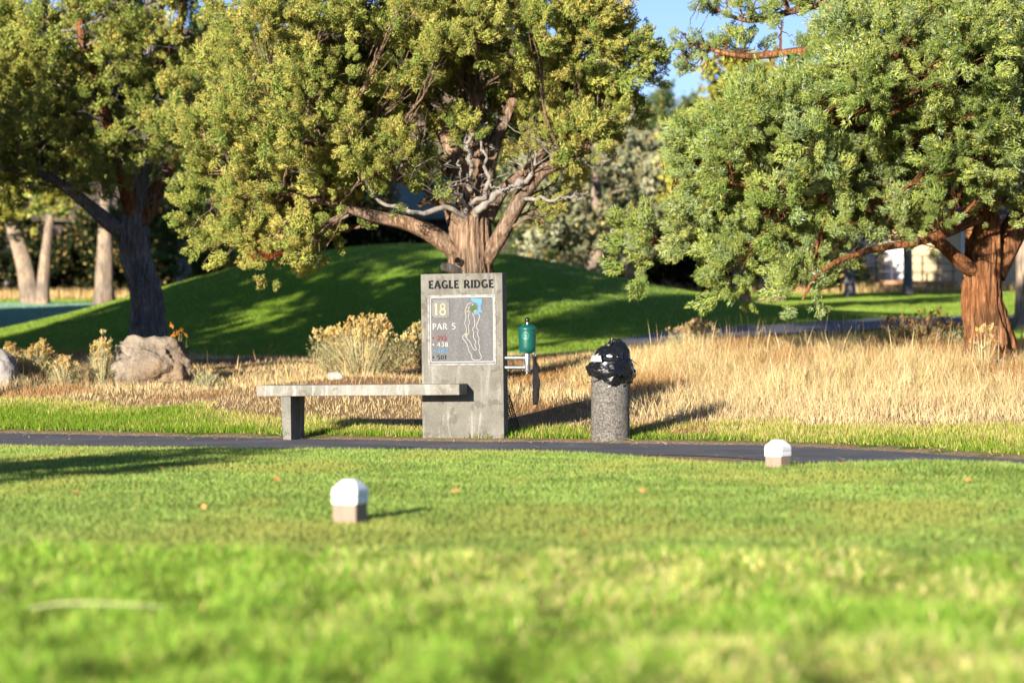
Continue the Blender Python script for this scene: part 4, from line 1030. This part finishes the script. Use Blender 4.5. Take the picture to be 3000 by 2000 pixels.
# raised maker's roundel on the canister front
mb = MB()
def wrap(mb, pts, w, r=25.5*k):
    q = MB(); ribbon(q, pts, w, -.0022, .002)
    off = len(mb.v)
    for (x, y, z) in q.v:
        a = x/r
        mb.v.append((math.sin(a)*(r-y), -math.cos(a)*(r-y), z))
    mb.f += [tuple(i+off for i in f) for f in q.f]
cz = wz(984)
wrap(mb, [(-5.5*k+10*k*math.cos(a), cz+10*k*math.sin(a)) for a in np.linspace(0, 2*np.pi, 30)], [1.1*k]*30)
for txt, zz, wd in (('PAR', 985.5, 11), ('AIDE', 992.5, 13)):
    tot = sum(GL[c][0]+.12 for c in txt)-.12; kx = wd*k/tot; xx = 0
    for c in txt:
        for pts, ws in GL[c][1]: wrap(mb, [(-5.5*k-wd*k/2+(xx+p[0])*kx, wz(zz)+p[1]*5*k) for p in pts], [v*4*k for v in ws])
        xx += GL[c][0]+.12
mb.build('roundel', plain('worn_green_relief', (.06, .26, .21), .35), wash)

# towel hanging from the washer's hook
M['towel'] = noise_mat('charcoal_towel', [(.3, (.007, .007, .008)), (.7, (.018, .018, .019))], scale=50, rough=.95, bump=.5, bscale=300, bdist=.002, spec=.1)
tw0 = px(1566, 1043, WD-.02)
towel = thing('towel', 'dark grey towel hanging folded from a hook under the green washer', 'towel', tw0)
rows = []
spec_ = [(0, -3, 3), (8, -5, 7), (16, -5, 8), (24, -4, 11), (34, -4.5, 15), (40, -5, 12), (52, -5, 13), (72, -5, 15.5), (92, -5.5, 16.5), (104, -5.5, 15), (120, -5.2, 13), (143, -5, 9.5)]
C = curve_pts([(a, b_, c_, 0) for a, b_, c_ in spec_], 60)
vs, fs = [], []
nu = 22
for i, (dv, a, b_, _) in enumerate(C):
    for j in range(nu):
        u = j/(nu-1); ang = u*2*np.pi
        cx = a+(b_-a)*(.5-.5*math.cos(ang)) if True else 0
        fold = math.sin(u*np.pi*2)*2.6+1.6*math.sin(u*9+dv*.045)+.7*math.sin(u*17-dv*.09)
        vs.append((cx*k+.003*math.sin(dv*.15+u*5), -fold*k, -dv*k))
for i in range(59):
    for j in range(nu):
        fs.append((i*nu+j, i*nu+(j+1) % nu, (i+1)*nu+(j+1) % nu, (i+1)*nu+j))
fs.append(tuple(range(nu))); fs.append(tuple(59*nu+j for j in range(nu-1, -1, -1)))
MB().add(vs, fs).build('cloth', M['towel'], towel, smooth=True, angle=70)
ring = [(0, .0, .002+6*k+6*k*math.sin(a)) if False else (3.2*k*math.cos(a), 0, 4*k+5*k*math.sin(a)) for a in np.linspace(0, 2*np.pi, 16)]
MB().tube(ring, [.9*k]*16, 6).build('hook', M['steel'], towel, smooth=True)

# dark mesh panel leaning behind the sign
mesh_t = thing('mesh_panel', 'dark green mesh panel leaning against the back right of the sign', 'mesh panel', (SB[0]+.36, 20.86, -.05), (0, 0, -SA))
mb = MB()
for i in range(13):
    t_ = i/12
    mb.tube([(-.2+t_*.30, .24-.0*t_, -.02), (-.2+t_*.22, .06, .46-.10*t_)], [.004]*2, 5)
for i in range(20):
    t_ = i/19
    mb.tube([(-.2, .24-.18*t_, -.02+.48*t_), (.10-.08*t_, .24-.18*t_, -.02+.38*t_)], [.0035]*2, 5)
mb.build('lattice', plain('dark_green_wire', (.012, .03, .02), .6), mesh_t)
MB().tube([(-.2, .24, -.02), (-.2, .06, .46), (.02, .06, .36), (.10, .24, -.02), (-.2, .24, -.02)], [.008]*5, 6).build('rim', plain('black_green_rim', (.01, .02, .015), .6), mesh_t)

# ------------------------------------------------------------------ litter bin with bag
def aggregate():
    m, nt, b, new, L = new_mat('exposed_aggregate')
    tc = N(nt, 'ShaderNodeTexCoord')
    v = N(nt, 'ShaderNodeTexVoronoi'); v.inputs['Scale'].default_value = 105; v2 = N(nt, 'ShaderNodeTexVoronoi'); v2.inputs['Scale'].default_value = 105; v2.feature = 'DISTANCE_TO_EDGE'
    L(tc.outputs['Object'], v.inputs['Vector']); L(tc.outputs['Object'], v2.inputs['Vector'])
    sep = N(nt, 'ShaderNodeSeparateColor'); L(v.outputs['Color'], sep.inputs[0])
    r = ramp(nt, [(.0, (.03, .028, .025)), (.25, (.08, .074, .064)), (.5, (.12, .113, .10)), (.8, (.18, .17, .15)), (1, (.11, .078, .055))]); L(sep.outputs[0], r.inputs['Fac'])
    e = ramp(nt, [(.02, (.55,)*3), (.12, (1.05,)*3)]); L(v2.outputs['Distance'], e.inputs['Fac'])
    mx = N(nt, 'ShaderNodeMix', data_type='RGBA', blend_type='MULTIPLY'); mx.inputs[0].default_value = 1
    L(r.outputs['Color'], mx.inputs[6]); L(e.outputs['Color'], mx.inputs[7]); L(mx.outputs[2], b.inputs['Base Color'])
    bp = N(nt, 'ShaderNodeBump'); bp.inputs['Strength'].default_value = .8; bp.inputs['Distance'].default_value = .006
    L(v2.outputs['Distance'], bp.inputs['Height']); L(bp.outputs[0], b.inputs['Normal'])
    b.inputs['Roughness'].default_value = .85
    return m
BD = 20.42
b0 = px(1788, 1288, BD); b0[2] = -.066
kb = BD/F
bin_ = MB().lathe([(.157, -.03), (.163, .0), (.164, .02), (.162, .3), (.161, .615), (.150, .625), (.138, .62), (.138, .10), (.02, .1)], 56).build('litter_bin', aggregate(), None, smooth=True, angle=50)
bin_.location = b0; tag(bin_, 'round exposed aggregate concrete litter bin at the path edge', 'litter bin')

def bag_mat():
    m, nt, b, new, L = new_mat('black_plastic_film')
    tc = N(nt, 'ShaderNodeTexCoord'); n = N(nt, 'ShaderNodeTexNoise'); n.inputs['Scale'].default_value = 9; n.inputs['Detail'].default_value = 2; n.inputs['Distortion'].default_value = 1.0
    L(tc.outputs['Object'], n.inputs['Vector'])
    bp = N(nt, 'ShaderNodeBump'); bp.inputs['Strength'].default_value = .35; bp.inputs['Distance'].default_value = .02
    L(n.outputs['Fac'], bp.inputs['Height']); L(bp.outputs[0], b.inputs['Normal'])
    b.inputs['Base Color'].default_value = (.006, .006, .007, 1); b.inputs['Roughness'].default_value = .27; b.inputs['Specular IOR Level'].default_value = .55
    return m
# crumpled bag: profile round the bin top, pushed about by ridged noise
bag = thing('bin_bag', 'crumpled shiny black plastic bag pulled over the bin top', 'bin bag', b0)
na, nr = 34, 17
prof = curve_pts([(.186, .52, 0, 0), (.210, .55, 0, 0), (.225, .605, 0, 0), (.205, .66, 0, 0), (.180, .70, 0, 0), (.165, .745, 0, 0), (.135, .795, 0, 0), (.075, .825, 0, 0), (.012, .835, 0, 0)], nr)[:, :2]
vs, fs = [], []
r2 = np.random.default_rng(5)
for i, (r_, z_) in enumerate(prof):
    u = i/(nr-1)
    a = (np.arange(na)+.5*(i % 2))*2*np.pi/na+r2.normal(0, .07, na)
    q = 1+r2.normal(0, .055, na)*(1-.5*u)+.10*np.sin(3*a+1.2*u)*(1-u)+.05*np.sin(7*a-5*u)*(1-.6*u)
    z2 = z_+r2.normal(0, .010, na)-.045*np.cos(a+.6)*max(0, 1-2*u)+.035*np.cos(a-.6)*u
    for j in range(na): r_ = prof[i][0]*.89; vs.append((r_*q[j]*math.cos(a[j])+.012*u, r_*q[j]*math.sin(a[j]), z2[j]))
for i in range(nr-1):
    for j in range(na):
        a0, a1, b0_, b1 = i*na+j, i*na+(j+1) % na, (i+1)*na+j, (i+1)*na+(j+1) % na
        fs += ([(a0, a1, b0_), (a1, b1, b0_)] if i % 2 else [(a0, a1, b1), (a0, b1, b0_)])
fs.append(tuple((nr-1)*na+j for j in range(na)))
film = MB().add(vs, fs).build('film', bag_mat(), bag, bevel=.006, seg=3, smooth=True, angle=50)
lab = MB(); lx, lz = (1745-1788)*kb, (1288-1041)*kb-.004
lab.add([(lx-.052, -.195, lz-.03), (lx+.045, -.215, lz-.032), (lx+.035, -.200, lz+.02), (lx-.035, -.180, lz+.024), (lx-.052, -.19, lz-.03), (lx+.045, -.21, lz-.032), (lx+.035, -.195, lz+.02), (lx-.035, -.175, lz+.024)], [(0, 1, 2, 3), (7, 6, 5, 4), (0, 4, 5, 1), (1, 5, 6, 2), (2, 6, 7, 3), (3, 7, 4, 0)])
lab.build('patch', plain('pale_grey_patch', (.22, .21, .185), .5), bag)  # pale flat quad on the upper front of the bag

# ------------------------------------------------------------------ tee markers
M['marker_white'] = plain('glossy_white_paint', (.80, .80, .81), .4)
M['marker_tan'] = noise_mat('tan_wood', [(.3, (.21, .15, .11)), (.7, (.28, .205, .155))], scale=6, sc3=(3, 3, .5), rough=.75, bump=.2)
def tee_marker(label, U, V, d, wpx, hpx, rz, split):
    k = d/F
    p = px(U, V, d); z = float(zfun(np.array([p[0]]), np.array([p[1]]))[0])
    root = thing('tee_marker', label, 'tee marker', (p[0], p[1], z+.006), (0, 0, rz), 'white capped tee markers')
    s = wpx*k/2; h = hpx*k
    MB().box(-s*.93, s*.93, -s*.93, s*.93, -.02, h*split).build('base', M['marker_tan'], root, bevel=.006)
    lev = [(0.93, split+.002), (1.02, split+.03), (1.02, split+.16), (.97, split+.175), (.97, split+.195), (1.03, split+.21), (1.03, split+.35), (.97, split+.40), (.72, .91), (.46, .985), (.25, 1.0)]
    vs, fs = [], []
    for (q, zz) in lev:
        c = .10 if zz < .7 else (.16 if zz < .9 else .34)
        for sxx, syy in ((1, 1), (-1, 1), (-1, -1), (1, -1)):
            a = s*q
            pts = [(a*sxx, a*(1-c)*syy), (a*(1-c)*sxx, a*syy)]
            if sxx*syy < 0: pts.reverse()
            vs += [(x_, y_, zz*h) for x_, y_ in pts]
    n = 8
    for i in range(len(lev)-1):
        for j in range(n): fs.append((i*n+j, i*n+(j+1) % n, (i+1)*n+(j+1) % n, (i+1)*n+j))
    fs.append(tuple(range(n-1, -1, -1))); fs.append(tuple((len(lev)-1)*n+j for j in range(n)))
    MB().add(vs, fs).build('cap', M['marker_white'], root, bevel=.004)
    return root
dn = HC*F/523; dfar = HC*F/366
tee_marker('white capped wooden tee marker nearest the camera, left of centre on the tee', 1026, 1523, dn, 82, 122, R(-24), .40)
tee_marker('smaller looking white capped tee marker farther off on the right near the path', 2279, 1366, dfar, 58, 84, R(-38), .40)

# ------------------------------------------------------------------ rocks
M['rock'] = noise_mat('pale_lava_rock', [(.25, (.055, .044, .035)), (.42, (.15, .122, .095)), (.58, (.26, .235, .195)), (.75, (.38, .355, .31))], scale=3.2, detail=9, rough=.95, bump=1.0, bscale=16, bdist=.05, second=(1.6, (1, 1, 1), [(.42, (1, .98, .95)), (.6, (.72, .58, .45))], 1.0))
M['rock_pale'] = noise_mat('pale_stone', [(.3, (.30, .27, .24)), (.7, (.52, .48, .43))], scale=7, rough=.95, bump=.6, bscale=30, bdist=.02)
M['rock_grey'] = noise_mat('grey_stone', [(.3, (.14, .13, .125)), (.7, (.32, .30, .28))], scale=7, rough=.95, bump=.6, bscale=30, bdist=.02)
def rock(label, U, V, d, rx, ry, rz, mat, seed, amp=.45, n=5, rot=0, cat='boulder', name='boulder'):
    import bmesh
    bm = bmesh.new(); bmesh.ops.create_icosphere(bm, subdivisions=n, radius=1)
    P = np.array([v.co for v in bm.verts])
    f1 = fbm(P[:, 0]*1.3+seed, P[:, 1]*1.3, P[:, 2]*1.3, 3, seed); f2 = np.abs(fbm(P[:, 0]*3+seed, P[:, 1]*3, P[:, 2]*3, 4, seed+3)-.5)*2
    f3 = np.abs(vnoise(P[:, 0]*7+seed, P[:, 1]*7, P[:, 2]*5, seed+9)-.5)*2
    q = 1+amp*(1.1*(f1-.5)*1.6+.55*(f2-.35)+.20*(f3-.4))
    Q = P*q[:, None]; Q = np.sign(Q)*np.abs(Q)**.85*np.array([rx, ry, rz])
    p = px(U, V, d); z = float(zfun(np.array([p[0]]), np.array([p[1]]))[0])
    for v, c in zip(bm.verts, Q): v.co = c+np.array([0, 0, rz*.62])
    me = bpy.data.meshes.new(name); bm.to_mesh(me); bm.free()
    for po in me.polygons: po.use_smooth = True
    o = link(name, me, mat); o.location = (p[0], p[1], z-.03); o.rotation_euler = (0, 0, rot)
    return tag(o, label, cat)
rock('big pale pitted boulder in front of the shaded grey trunk', 452, 1100, 28.3, .50, .34, .36, M['rock'], 17, .62)
rock('grey boulder cut off by the left edge among dry shrubs', -8, 1090, 28.0, .24, .22, .30, M['rock_grey'], 31, .35, 4)
rock('small white stone on the bare hump left of the sign', 983, 1085, 26.2, .095, .08, .07, M['rock_pale'], 44, .4, 4, cat='stone', name='stone')
rock('pale rock lying at the foot of the red trunk', 2925, 1075, 26.4, .09, .08, .11, M['rock_pale'], 52, .4, 4, cat='stone', name='stone')

# ------------------------------------------------------------------ shrubs
def brush(label, U, d, w, dep, h, ntuft, seed, dense=900, flower=((.56, .42, .16), (.64, .50, .24), (.48, .33, .10)), stemc=((.48, .42, .24), (.36, .36, .22), (.60, .46, .24)), name='rabbitbrush', fr=1.0):
    b = base_at(U, d)
    root = thing(name, label, 'shrub', b)
    n = dense
    a = rng.uniform(0, 2*np.pi, n); rr = np.sqrt(rng.random(n)); bx, by = .35*w*rr*np.cos(a), .35*dep*rr*np.sin(a)
    tx, ty = bx*2.6, by*2.6
    hz = h*np.sqrt(np.clip(1.02-(tx/w)**2*.75-(ty/dep)**2*.5, .15, 1))*rng.uniform(.45, 1.12, n)*(.75+.5*vnoise(tx*5+seed, ty*5))
    parts_v, parts_c = [], []
    wdt = rng.uniform(.004, .008, n)
    s = np.c_[np.cos(a+1.57), np.sin(a+1.57), 0*a]*wdt[:, None]
    B = np.c_[bx, by, 0*a]; Mi = np.c_[(bx+tx)*.5, (by+ty)*.5, hz*.62]; T = np.c_[tx, ty, hz]
    c = mixc(n, stemc, [2, 2, 2])
    V = np.stack([B-s, B+s, Mi-s*.8, Mi+s*.8, T], 1).reshape(-1, 3); o = (np.arange(n)*5)[:, None]
    Fc = np.concatenate([o+np.array([0, 1, 3]), o+np.array([0, 3, 2]), o+np.array([2, 3, 4])])
    link('stems', fast_mesh('stems', V, Fc, np.repeat(c, 5, 0)), M['straw'], root)
    # thin leaves along the stems
    m = n*6; j = rng.integers(0, n, m); u = rng.uniform(.25, 1, m)
    P = B[j]*((1-u)**2)[:, None]+Mi[j]*(2*u*(1-u))[:, None]+T[j]*(u**2)[:, None]
    dv = rng.normal(0, 1, (m, 3)); dv[:, 2] = np.abs(dv[:, 2])+.6; dv /= np.linalg.norm(dv, axis=1)[:, None]
    sd = np.cross(dv, rng.normal(0, 1, (m, 3))); sd /= np.linalg.norm(sd, axis=1)[:, None]
    V = np.stack([P-sd*.003, P+sd*.003, P+dv*rng.uniform(.03, .07, m)[:, None]], 1).reshape(-1, 3)
    link('leaves', fast_mesh('leaves', V, np.arange(3*m).reshape(-1, 3), np.repeat(mixc(m, [(.42, .38, .20), (.30, .32, .18), (.52, .42, .20)], [2, 2, 1]), 3, 0)), M['straw'], root)
    # flower heads
    top = np.argsort(-(hz+rng.normal(0, .1*h, n)))[:ntuft]
    VT, TF = tuft_templates(5, 34, 8, .3, .22)
    D = np.tile(np.array([0, 0, 1.]), (ntuft, 1))+rng.normal(0, .3, (ntuft, 3)); D /= np.linalg.norm(D, axis=1)[:, None]
    V = np.einsum('nij,nkj->nki', rot_to(D), VT[rng.integers(0, 5, ntuft)])*(rng.uniform(.03, .058, ntuft)*fr)[:, None, None]+(T[top]-np.array([0, 0, .02]))[:, None, :]
    nv = V.shape[1]; cc = np.repeat(mixc(ntuft, flower, [3, 3, 2]), nv, 0)
    if ntuft <= 20:
        for q in range(ntuft): link('flower_head', fast_mesh('flower_head', V[q], np.arange(nv).reshape(-1, 3), cc[q*nv:(q+1)*nv]), M['straw'], root)
    else:
        V = V.reshape(-1, 3); link('flower_heads', fast_mesh('flower_heads', V, np.arange(len(V)).reshape(-1, 3), cc), M['straw'], root)
    return root
brush('wide straw coloured rabbitbrush with yellow heads behind the bench, left of the sign', 1065, 27.6, .72, .45, .60, 420, 1, 2300)
brush('straw coloured rabbitbrush peeking out right behind the sign', 1300, 28.2, .55, .4, .58, 220, 6, 900)
brush('tall yellow flowering rabbitbrush against the left side of the boulder', 300, 28.0, .20, .2, .50, 50, 2, 220)
brush('brown rabbitbrush mound near the left edge of the dry grass', 75, 28.6, .44, .3, .42, 210, 3, 900, flower=((.46, .33, .12), (.52, .39, .15), (.34, .22, .08)))
brush('low yellow rabbitbrush between the left edge shrub and the boulder', 190, 27.6, .24, .2, .32, 60, 4, 260)
brush('pale grey green sagebrush tuft at the right foot of the boulder', 610, 27.2, .2, .16, .2, 1, 5, 320, stemc=((.36, .36, .26), (.30, .31, .22), (.44, .40, .28)), name='sagebrush')
brush('thin orange headed plant behind the boulder top', 520, 29.3, .16, .12, .72, 9, 8, 14, flower=((.55, .24, .04), (.6, .3, .06), (.5, .2, .04)), fr=1.3)
brush('yellow headed rabbitbrush in front of the red trunk', 2880, 25.9, .20, .16, .60, 20, 9, 60)
brush('dry rabbitbrush in tall grass right of the litter bin', 2040, 29.5, .5, .35, .46, 90, 10, 520, flower=((.42, .30, .16), (.36, .24, .12), (.5, .36, .18)))
brush('dark brown rabbitbrush in the dry grass left of the red trunk', 2700, 28.4, .75, .4, .50, 120, 12, 900, flower=((.30, .17, .07), (.25, .14, .06), (.36, .22, .09)), stemc=((.2, .12, .06), (.25, .15, .07), (.3, .19, .09)))

# ------------------------------------------------------------------ leaves lying on the grass
lm = MB()
ol = [(0, 0), (.35, .22), (.5, .55), (.2, .5), (.25, .95), (0, .8), (-.25, .95), (-.2, .5), (-.5, .55), (-.35, .22)]
lm.add([(x_*.06, y_*.06, .012*abs(x_)+.006*y_) for x_, y_ in ol]+[(x_*.06, y_*.06, .012*abs(x_)+.006*y_+.0012) for x_, y_ in ol], [tuple(range(10)), tuple(range(19, 9, -1))]+[(i, (i+1) % 10, (i+1) % 10+10, i+10) for i in range(10)])
M['leaf_orange'] = plain('dry_orange_leaf', (.50, .25, .08), .8)
first = lm.build('fallen_leaf', M['leaf_orange'])
tag(first, 'small curled orange leaf lying on the green tee', 'leaf', 'fallen leaves scattered on the tee')
spots = [(1170, 1370), (600, 1500), (210, 1455), (1600, 1400), (2460, 1370), (2040, 1390), (1430, 1800), (2690, 1365), (1880, 1455), (1330, 1450), (2830, 1420), (90, 1395), (700, 1660), (1090, 1935), (2310, 1520), (1700, 1580), (2540, 1440), (330, 1640), (1450, 1340), (2950, 1500), (820, 1420), (1950, 1760), (2650, 1560), (480, 1380)]
for i, (U, V) in enumerate(spots):
    o = first if i == 0 else first.copy()
    if i: COL.objects.link(o)
    d_ = HC*F/(V-1000); p = px(U, V, d_)
    o.location = (p[0], p[1], float(zfun(np.array([p[0]]), np.array([p[1]]))[0])+.022)
    o.rotation_euler = (rng.uniform(-.5, .9), rng.uniform(-.5, .5), rng.uniform(0, 6.3)); o.scale = (rng.uniform(.5, .95),)*3
bm_ = MB().tube([(-.16, 0, 0), (-.08, .01, .012), (0, .0, .014), (.1, .02, .008), (.2, .03, 0)], [.002, .003, .003, .0025, .001], 6)
o = bm_.build('straw_stem', plain('pale_straw', (.44, .42, .22), .8)); p = px(260, 1868, 6.4); o.location = (p[0], p[1], .075)
tag(o, 'long pale straw stem lying on the rough grass in the near foreground', 'straw')

# ------------------------------------------------------------------ houses behind the trees
M['roof_green'] = noise_mat('green_metal_roof', [(.3, (.10, .14, .09)), (.7, (.14, .18, .12))], scale=3, sc3=(.3, .3, 6), rough=.55, bump=.1)
M['roof_brown'] = noise_mat('brown_shingle_roof', [(.3, (.06, .045, .035)), (.7, (.12, .09, .07))], scale=8, rough=.9)
M['wall_tan'] = noise_mat('tan_siding', [(.3, (.36, .24, .15)), (.7, (.46, .32, .21))], scale=3, sc3=(.3, .3, 9), rough=.85)
M['wall_beige'] = noise_mat('beige_siding', [(.3, (.42, .33, .18)), (.7, (.52, .42, .25))], scale=3, sc3=(.3, .3, 9), rough=.85)
M['wall_dark'] = noise_mat('shade_darkened_siding', [(.3, (.035, .03, .028)), (.7, (.06, .05, .045))], scale=3, sc3=(.3, .3, 9), rough=.85)  # siding colour darkened to carry the shade over the left house
M['wall_blue'] = noise_mat('slate_blue_siding', [(.3, (.07, .09, .12)), (.7, (.10, .12, .155))], scale=3, sc3=(.3, .3, 9), rough=.85)
M['trim_dark'] = plain('slate_trim', (.10, .13, .18), .6)
M['trim'] = plain('pale_trim', (.55, .54, .52), .6)
def glass_mat():
    m, nt, b, new, L = new_mat('window_glass')
    tc = N(nt, 'ShaderNodeTexCoord'); n = N(nt, 'ShaderNodeTexNoise'); n.inputs['Scale'].default_value = .8; L(tc.outputs['Object'], n.inputs['Vector'])
    r = ramp(nt, [(.3, (.03, .035, .045)), (.7, (.08, .09, .10))]); L(n.outputs['Fac'], r.inputs['Fac']); L(r.outputs['Color'], b.inputs['Base Color'])
    b.inputs['Roughness'].default_value = .06; b.inputs['Specular IOR Level'].default_value = .9
    return m
M['glass'] = glass_mat()
def house(label, x0, x1, y0, dep, h, ridge, wall, roof, wins, door=None, trim=None):
    trim = trim or M['trim']
    xm = (x0+x1)/2; z = float(zfun(np.array([xm]), np.array([float(y0)]))[0])-.3
    root = thing('house', label, 'house', (xm, y0, z)); hw = (x1-x0)/2
    MB().prism([(-hw, 0), (hw, 0), (hw, h), (-hw, h)], 0, dep).build('wall', wall, root)
    t = .22; ov = .5
    mb = MB()
    mb.prism([(-ov, h-.05), (dep/2, ridge), (dep/2, ridge+t), (-ov, h+t-.05)], -hw-.4, hw+.4, 'x')
    mb.prism([(dep/2+.004, ridge), (dep+ov, h-.05), (dep+ov, h+t-.05), (dep/2+.004, ridge+t)], -hw-.4, hw+.4, 'x')
    mb.build('roof', roof, root)
    mb = MB()
    for s_ in (-hw, hw-.15): mb.prism([(.02, h), (dep-.02, h), (dep/2, ridge-.05)], s_, s_+.15, 'x')
    mb.build('gable', wall, root)
    for (cx, cz, w_, h_) in wins:
        wf = MB()
        a, b_, c_, d_ = cx-w_/2, cx+w_/2, cz-h_/2, cz+h_/2
        wf.box(a-.1, b_+.1, -.06, .02, d_, d_+.1).box(a-.1, b_+.1, -.06, .02, c_-.1, c_).box(a-.1, a, -.06, .02, c_, d_).box(b_, b_+.1, -.06, .02, c_, d_)
        f = wf.build('window', trim, root)
        MB().box(a, b_, -.02, .012, c_, d_).build('pane', M['glass'], f)
    if door:
        cx, w_, h_ = door
        MB().box(cx-w_/2, cx+w_/2, -.04, .02, .05, h_).build('door', trim, root)
    return root
house('tan house with green metal roof showing between the two biggest juniper crowns', 4.9, 12.5, 98, 8, 3.5, 5.1, M['wall_tan'], M['roof_green'], [(-2.2, 2.6, 1.4, 1.3), (1.2, 2.6, 1.4, 1.3)], (2.9, .95, 2.1))
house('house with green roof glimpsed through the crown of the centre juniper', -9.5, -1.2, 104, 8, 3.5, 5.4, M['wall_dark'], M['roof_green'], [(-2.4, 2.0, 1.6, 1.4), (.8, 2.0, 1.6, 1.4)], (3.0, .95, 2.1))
house('brown house with shade-darkened walls behind the pale trunks on the left', -23, -12.5, 100, 9, 3.4, 5.2, M['wall_dark'], M['roof_brown'], [(-3.6, 1.9, .9, 1.1), (2.9, 1.9, 1.0, 1.1)], (.8, .95, 2.1), M['trim_dark'])
house('beige house with a railed deck behind the right tree', 12.6, 20.5, 97, 8, 3.1, 4.6, M['wall_beige'], M['roof_brown'], [(-2.9, 2.0, 1.5, 1.3), (2.2, 2.2, 1.3, 1.3)], (-1.1, .95, 2.1))
# deck and railing in front of the beige house
dx0, dy0 = 14.8, 95.4; dz = float(zfun(np.array([dx0]), np.array([dy0]))[0])
deck = thing('deck', 'low timber deck with thin dark railing in front of the beige house', 'deck', (dx0, dy0, dz))
MB().box(-1.2, 2.6, -.9, 1.0, .25, .40).build('floor_boards', noise_mat('deck_boards', [(.3, (.30, .16, .08)), (.7, (.42, .24, .13))], scale=4, sc3=(8, .5, 1)), deck)
mb = MB()
for x_ in (-1.0, .6, 2.4): mb.box(x_-.12, x_+.12, -.7, .8, -.2, .249)
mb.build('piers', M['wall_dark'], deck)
mb = MB()
for i in range(7): mb.box(-1.15+i*.6-.03, -1.15+i*.6+.03, -.88, -.82, .40, 1.36)
for z_ in (.75, 1.05, 1.36): mb.box(-1.2, 2.6, -.872, -.828, z_, z_+.035)
mb.build('railing', plain('dark_railing', (.05, .045, .04), .6), deck)
house('slate blue house at the right edge behind the red trunk', 21.0, 28, 99, 8, 3.3, 4.8, M['wall_blue'], M['roof_brown'], [(-1.5, 2.1, 1.4, 1.3)], (1.2, .95, 2.1))
# pale posts right of the mound
for i, U in enumerate((1592, 1622)):
    d_ = 86; b = base_at(U, d_)
    o = MB().box(-.10, .10, -.10, .10, -.1, 1.25).box(-.13, .13, -.13, .13, 1.252, 1.32).build('post', M['trim'], None, bevel=.012)
    o.location = b
    tag(o, ['left one of the two pale posts beyond the mound behind the sign', 'right one of the two pale posts beyond the mound behind the sign'][i], 'post', 'pale posts beyond the mound')

# ------------------------------------------------------------------ light, sky, camera
w = bpy.data.worlds.new('World'); scene.world = w; w.use_nodes = True
nt = w.node_tree; bg = nt.nodes['Background']
sky = nt.nodes.new('ShaderNodeTexSky'); sky.sky_type = 'NISHITA'; sky.sun_disc = False
sky.sun_elevation = EL; sky.sun_rotation = math.pi+AZ; sky.air_density = 1.0; sky.dust_density = .15; sky.ozone_density = 3.0; sky.altitude = 1000
tint = nt.nodes.new('ShaderNodeMix'); tint.data_type = 'RGBA'; tint.blend_type = 'MULTIPLY'; tint.inputs[0].default_value = 1
tint.inputs[7].default_value = (.80, .755, .95, 1)
nt.links.new(sky.outputs['Color'], tint.inputs[6]); nt.links.new(tint.outputs[2], bg.inputs['Color']); bg.inputs['Strength'].default_value = .072
sun = bpy.data.lights.new('sun', 'SUN'); sun.energy = 5.0; sun.angle = R(.53); sun.color = (1.0, .90, .76)
so = bpy.data.objects.new('sun', sun); COL.objects.link(so)
sd = Vector((-math.sin(AZ)*math.cos(EL), -math.cos(AZ)*math.cos(EL), math.sin(EL)))
so.rotation_euler = sd.to_track_quat('Z', 'Y').to_euler(); so.location = sd*60

cam = bpy.data.cameras.new('camera'); co = bpy.data.objects.new('camera', cam); COL.objects.link(co)
cam.lens = 85; cam.sensor_width = 36; cam.clip_start = .1; cam.clip_end = 6000
co.location = (0, 0, HC); co.rotation_euler = (R(90), 0, 0)
cam.dof.use_dof = True; cam.dof.focus_distance = 20.9; cam.dof.aperture_fstop = 2.1
scene.camera = co
scene.view_settings.view_transform = 'Standard'; scene.view_settings.look = 'None'; scene.view_settings.gamma = 1
scene.view_settings.exposure = 1.52
cy = scene.cycles
cy.max_bounces = 6; cy.diffuse_bounces = 3; cy.glossy_bounces = 3; cy.transmission_bounces = 4; cy.transparent_max_bounces = 4
cy.use_denoising = True; cy.sample_clamp_indirect = 6
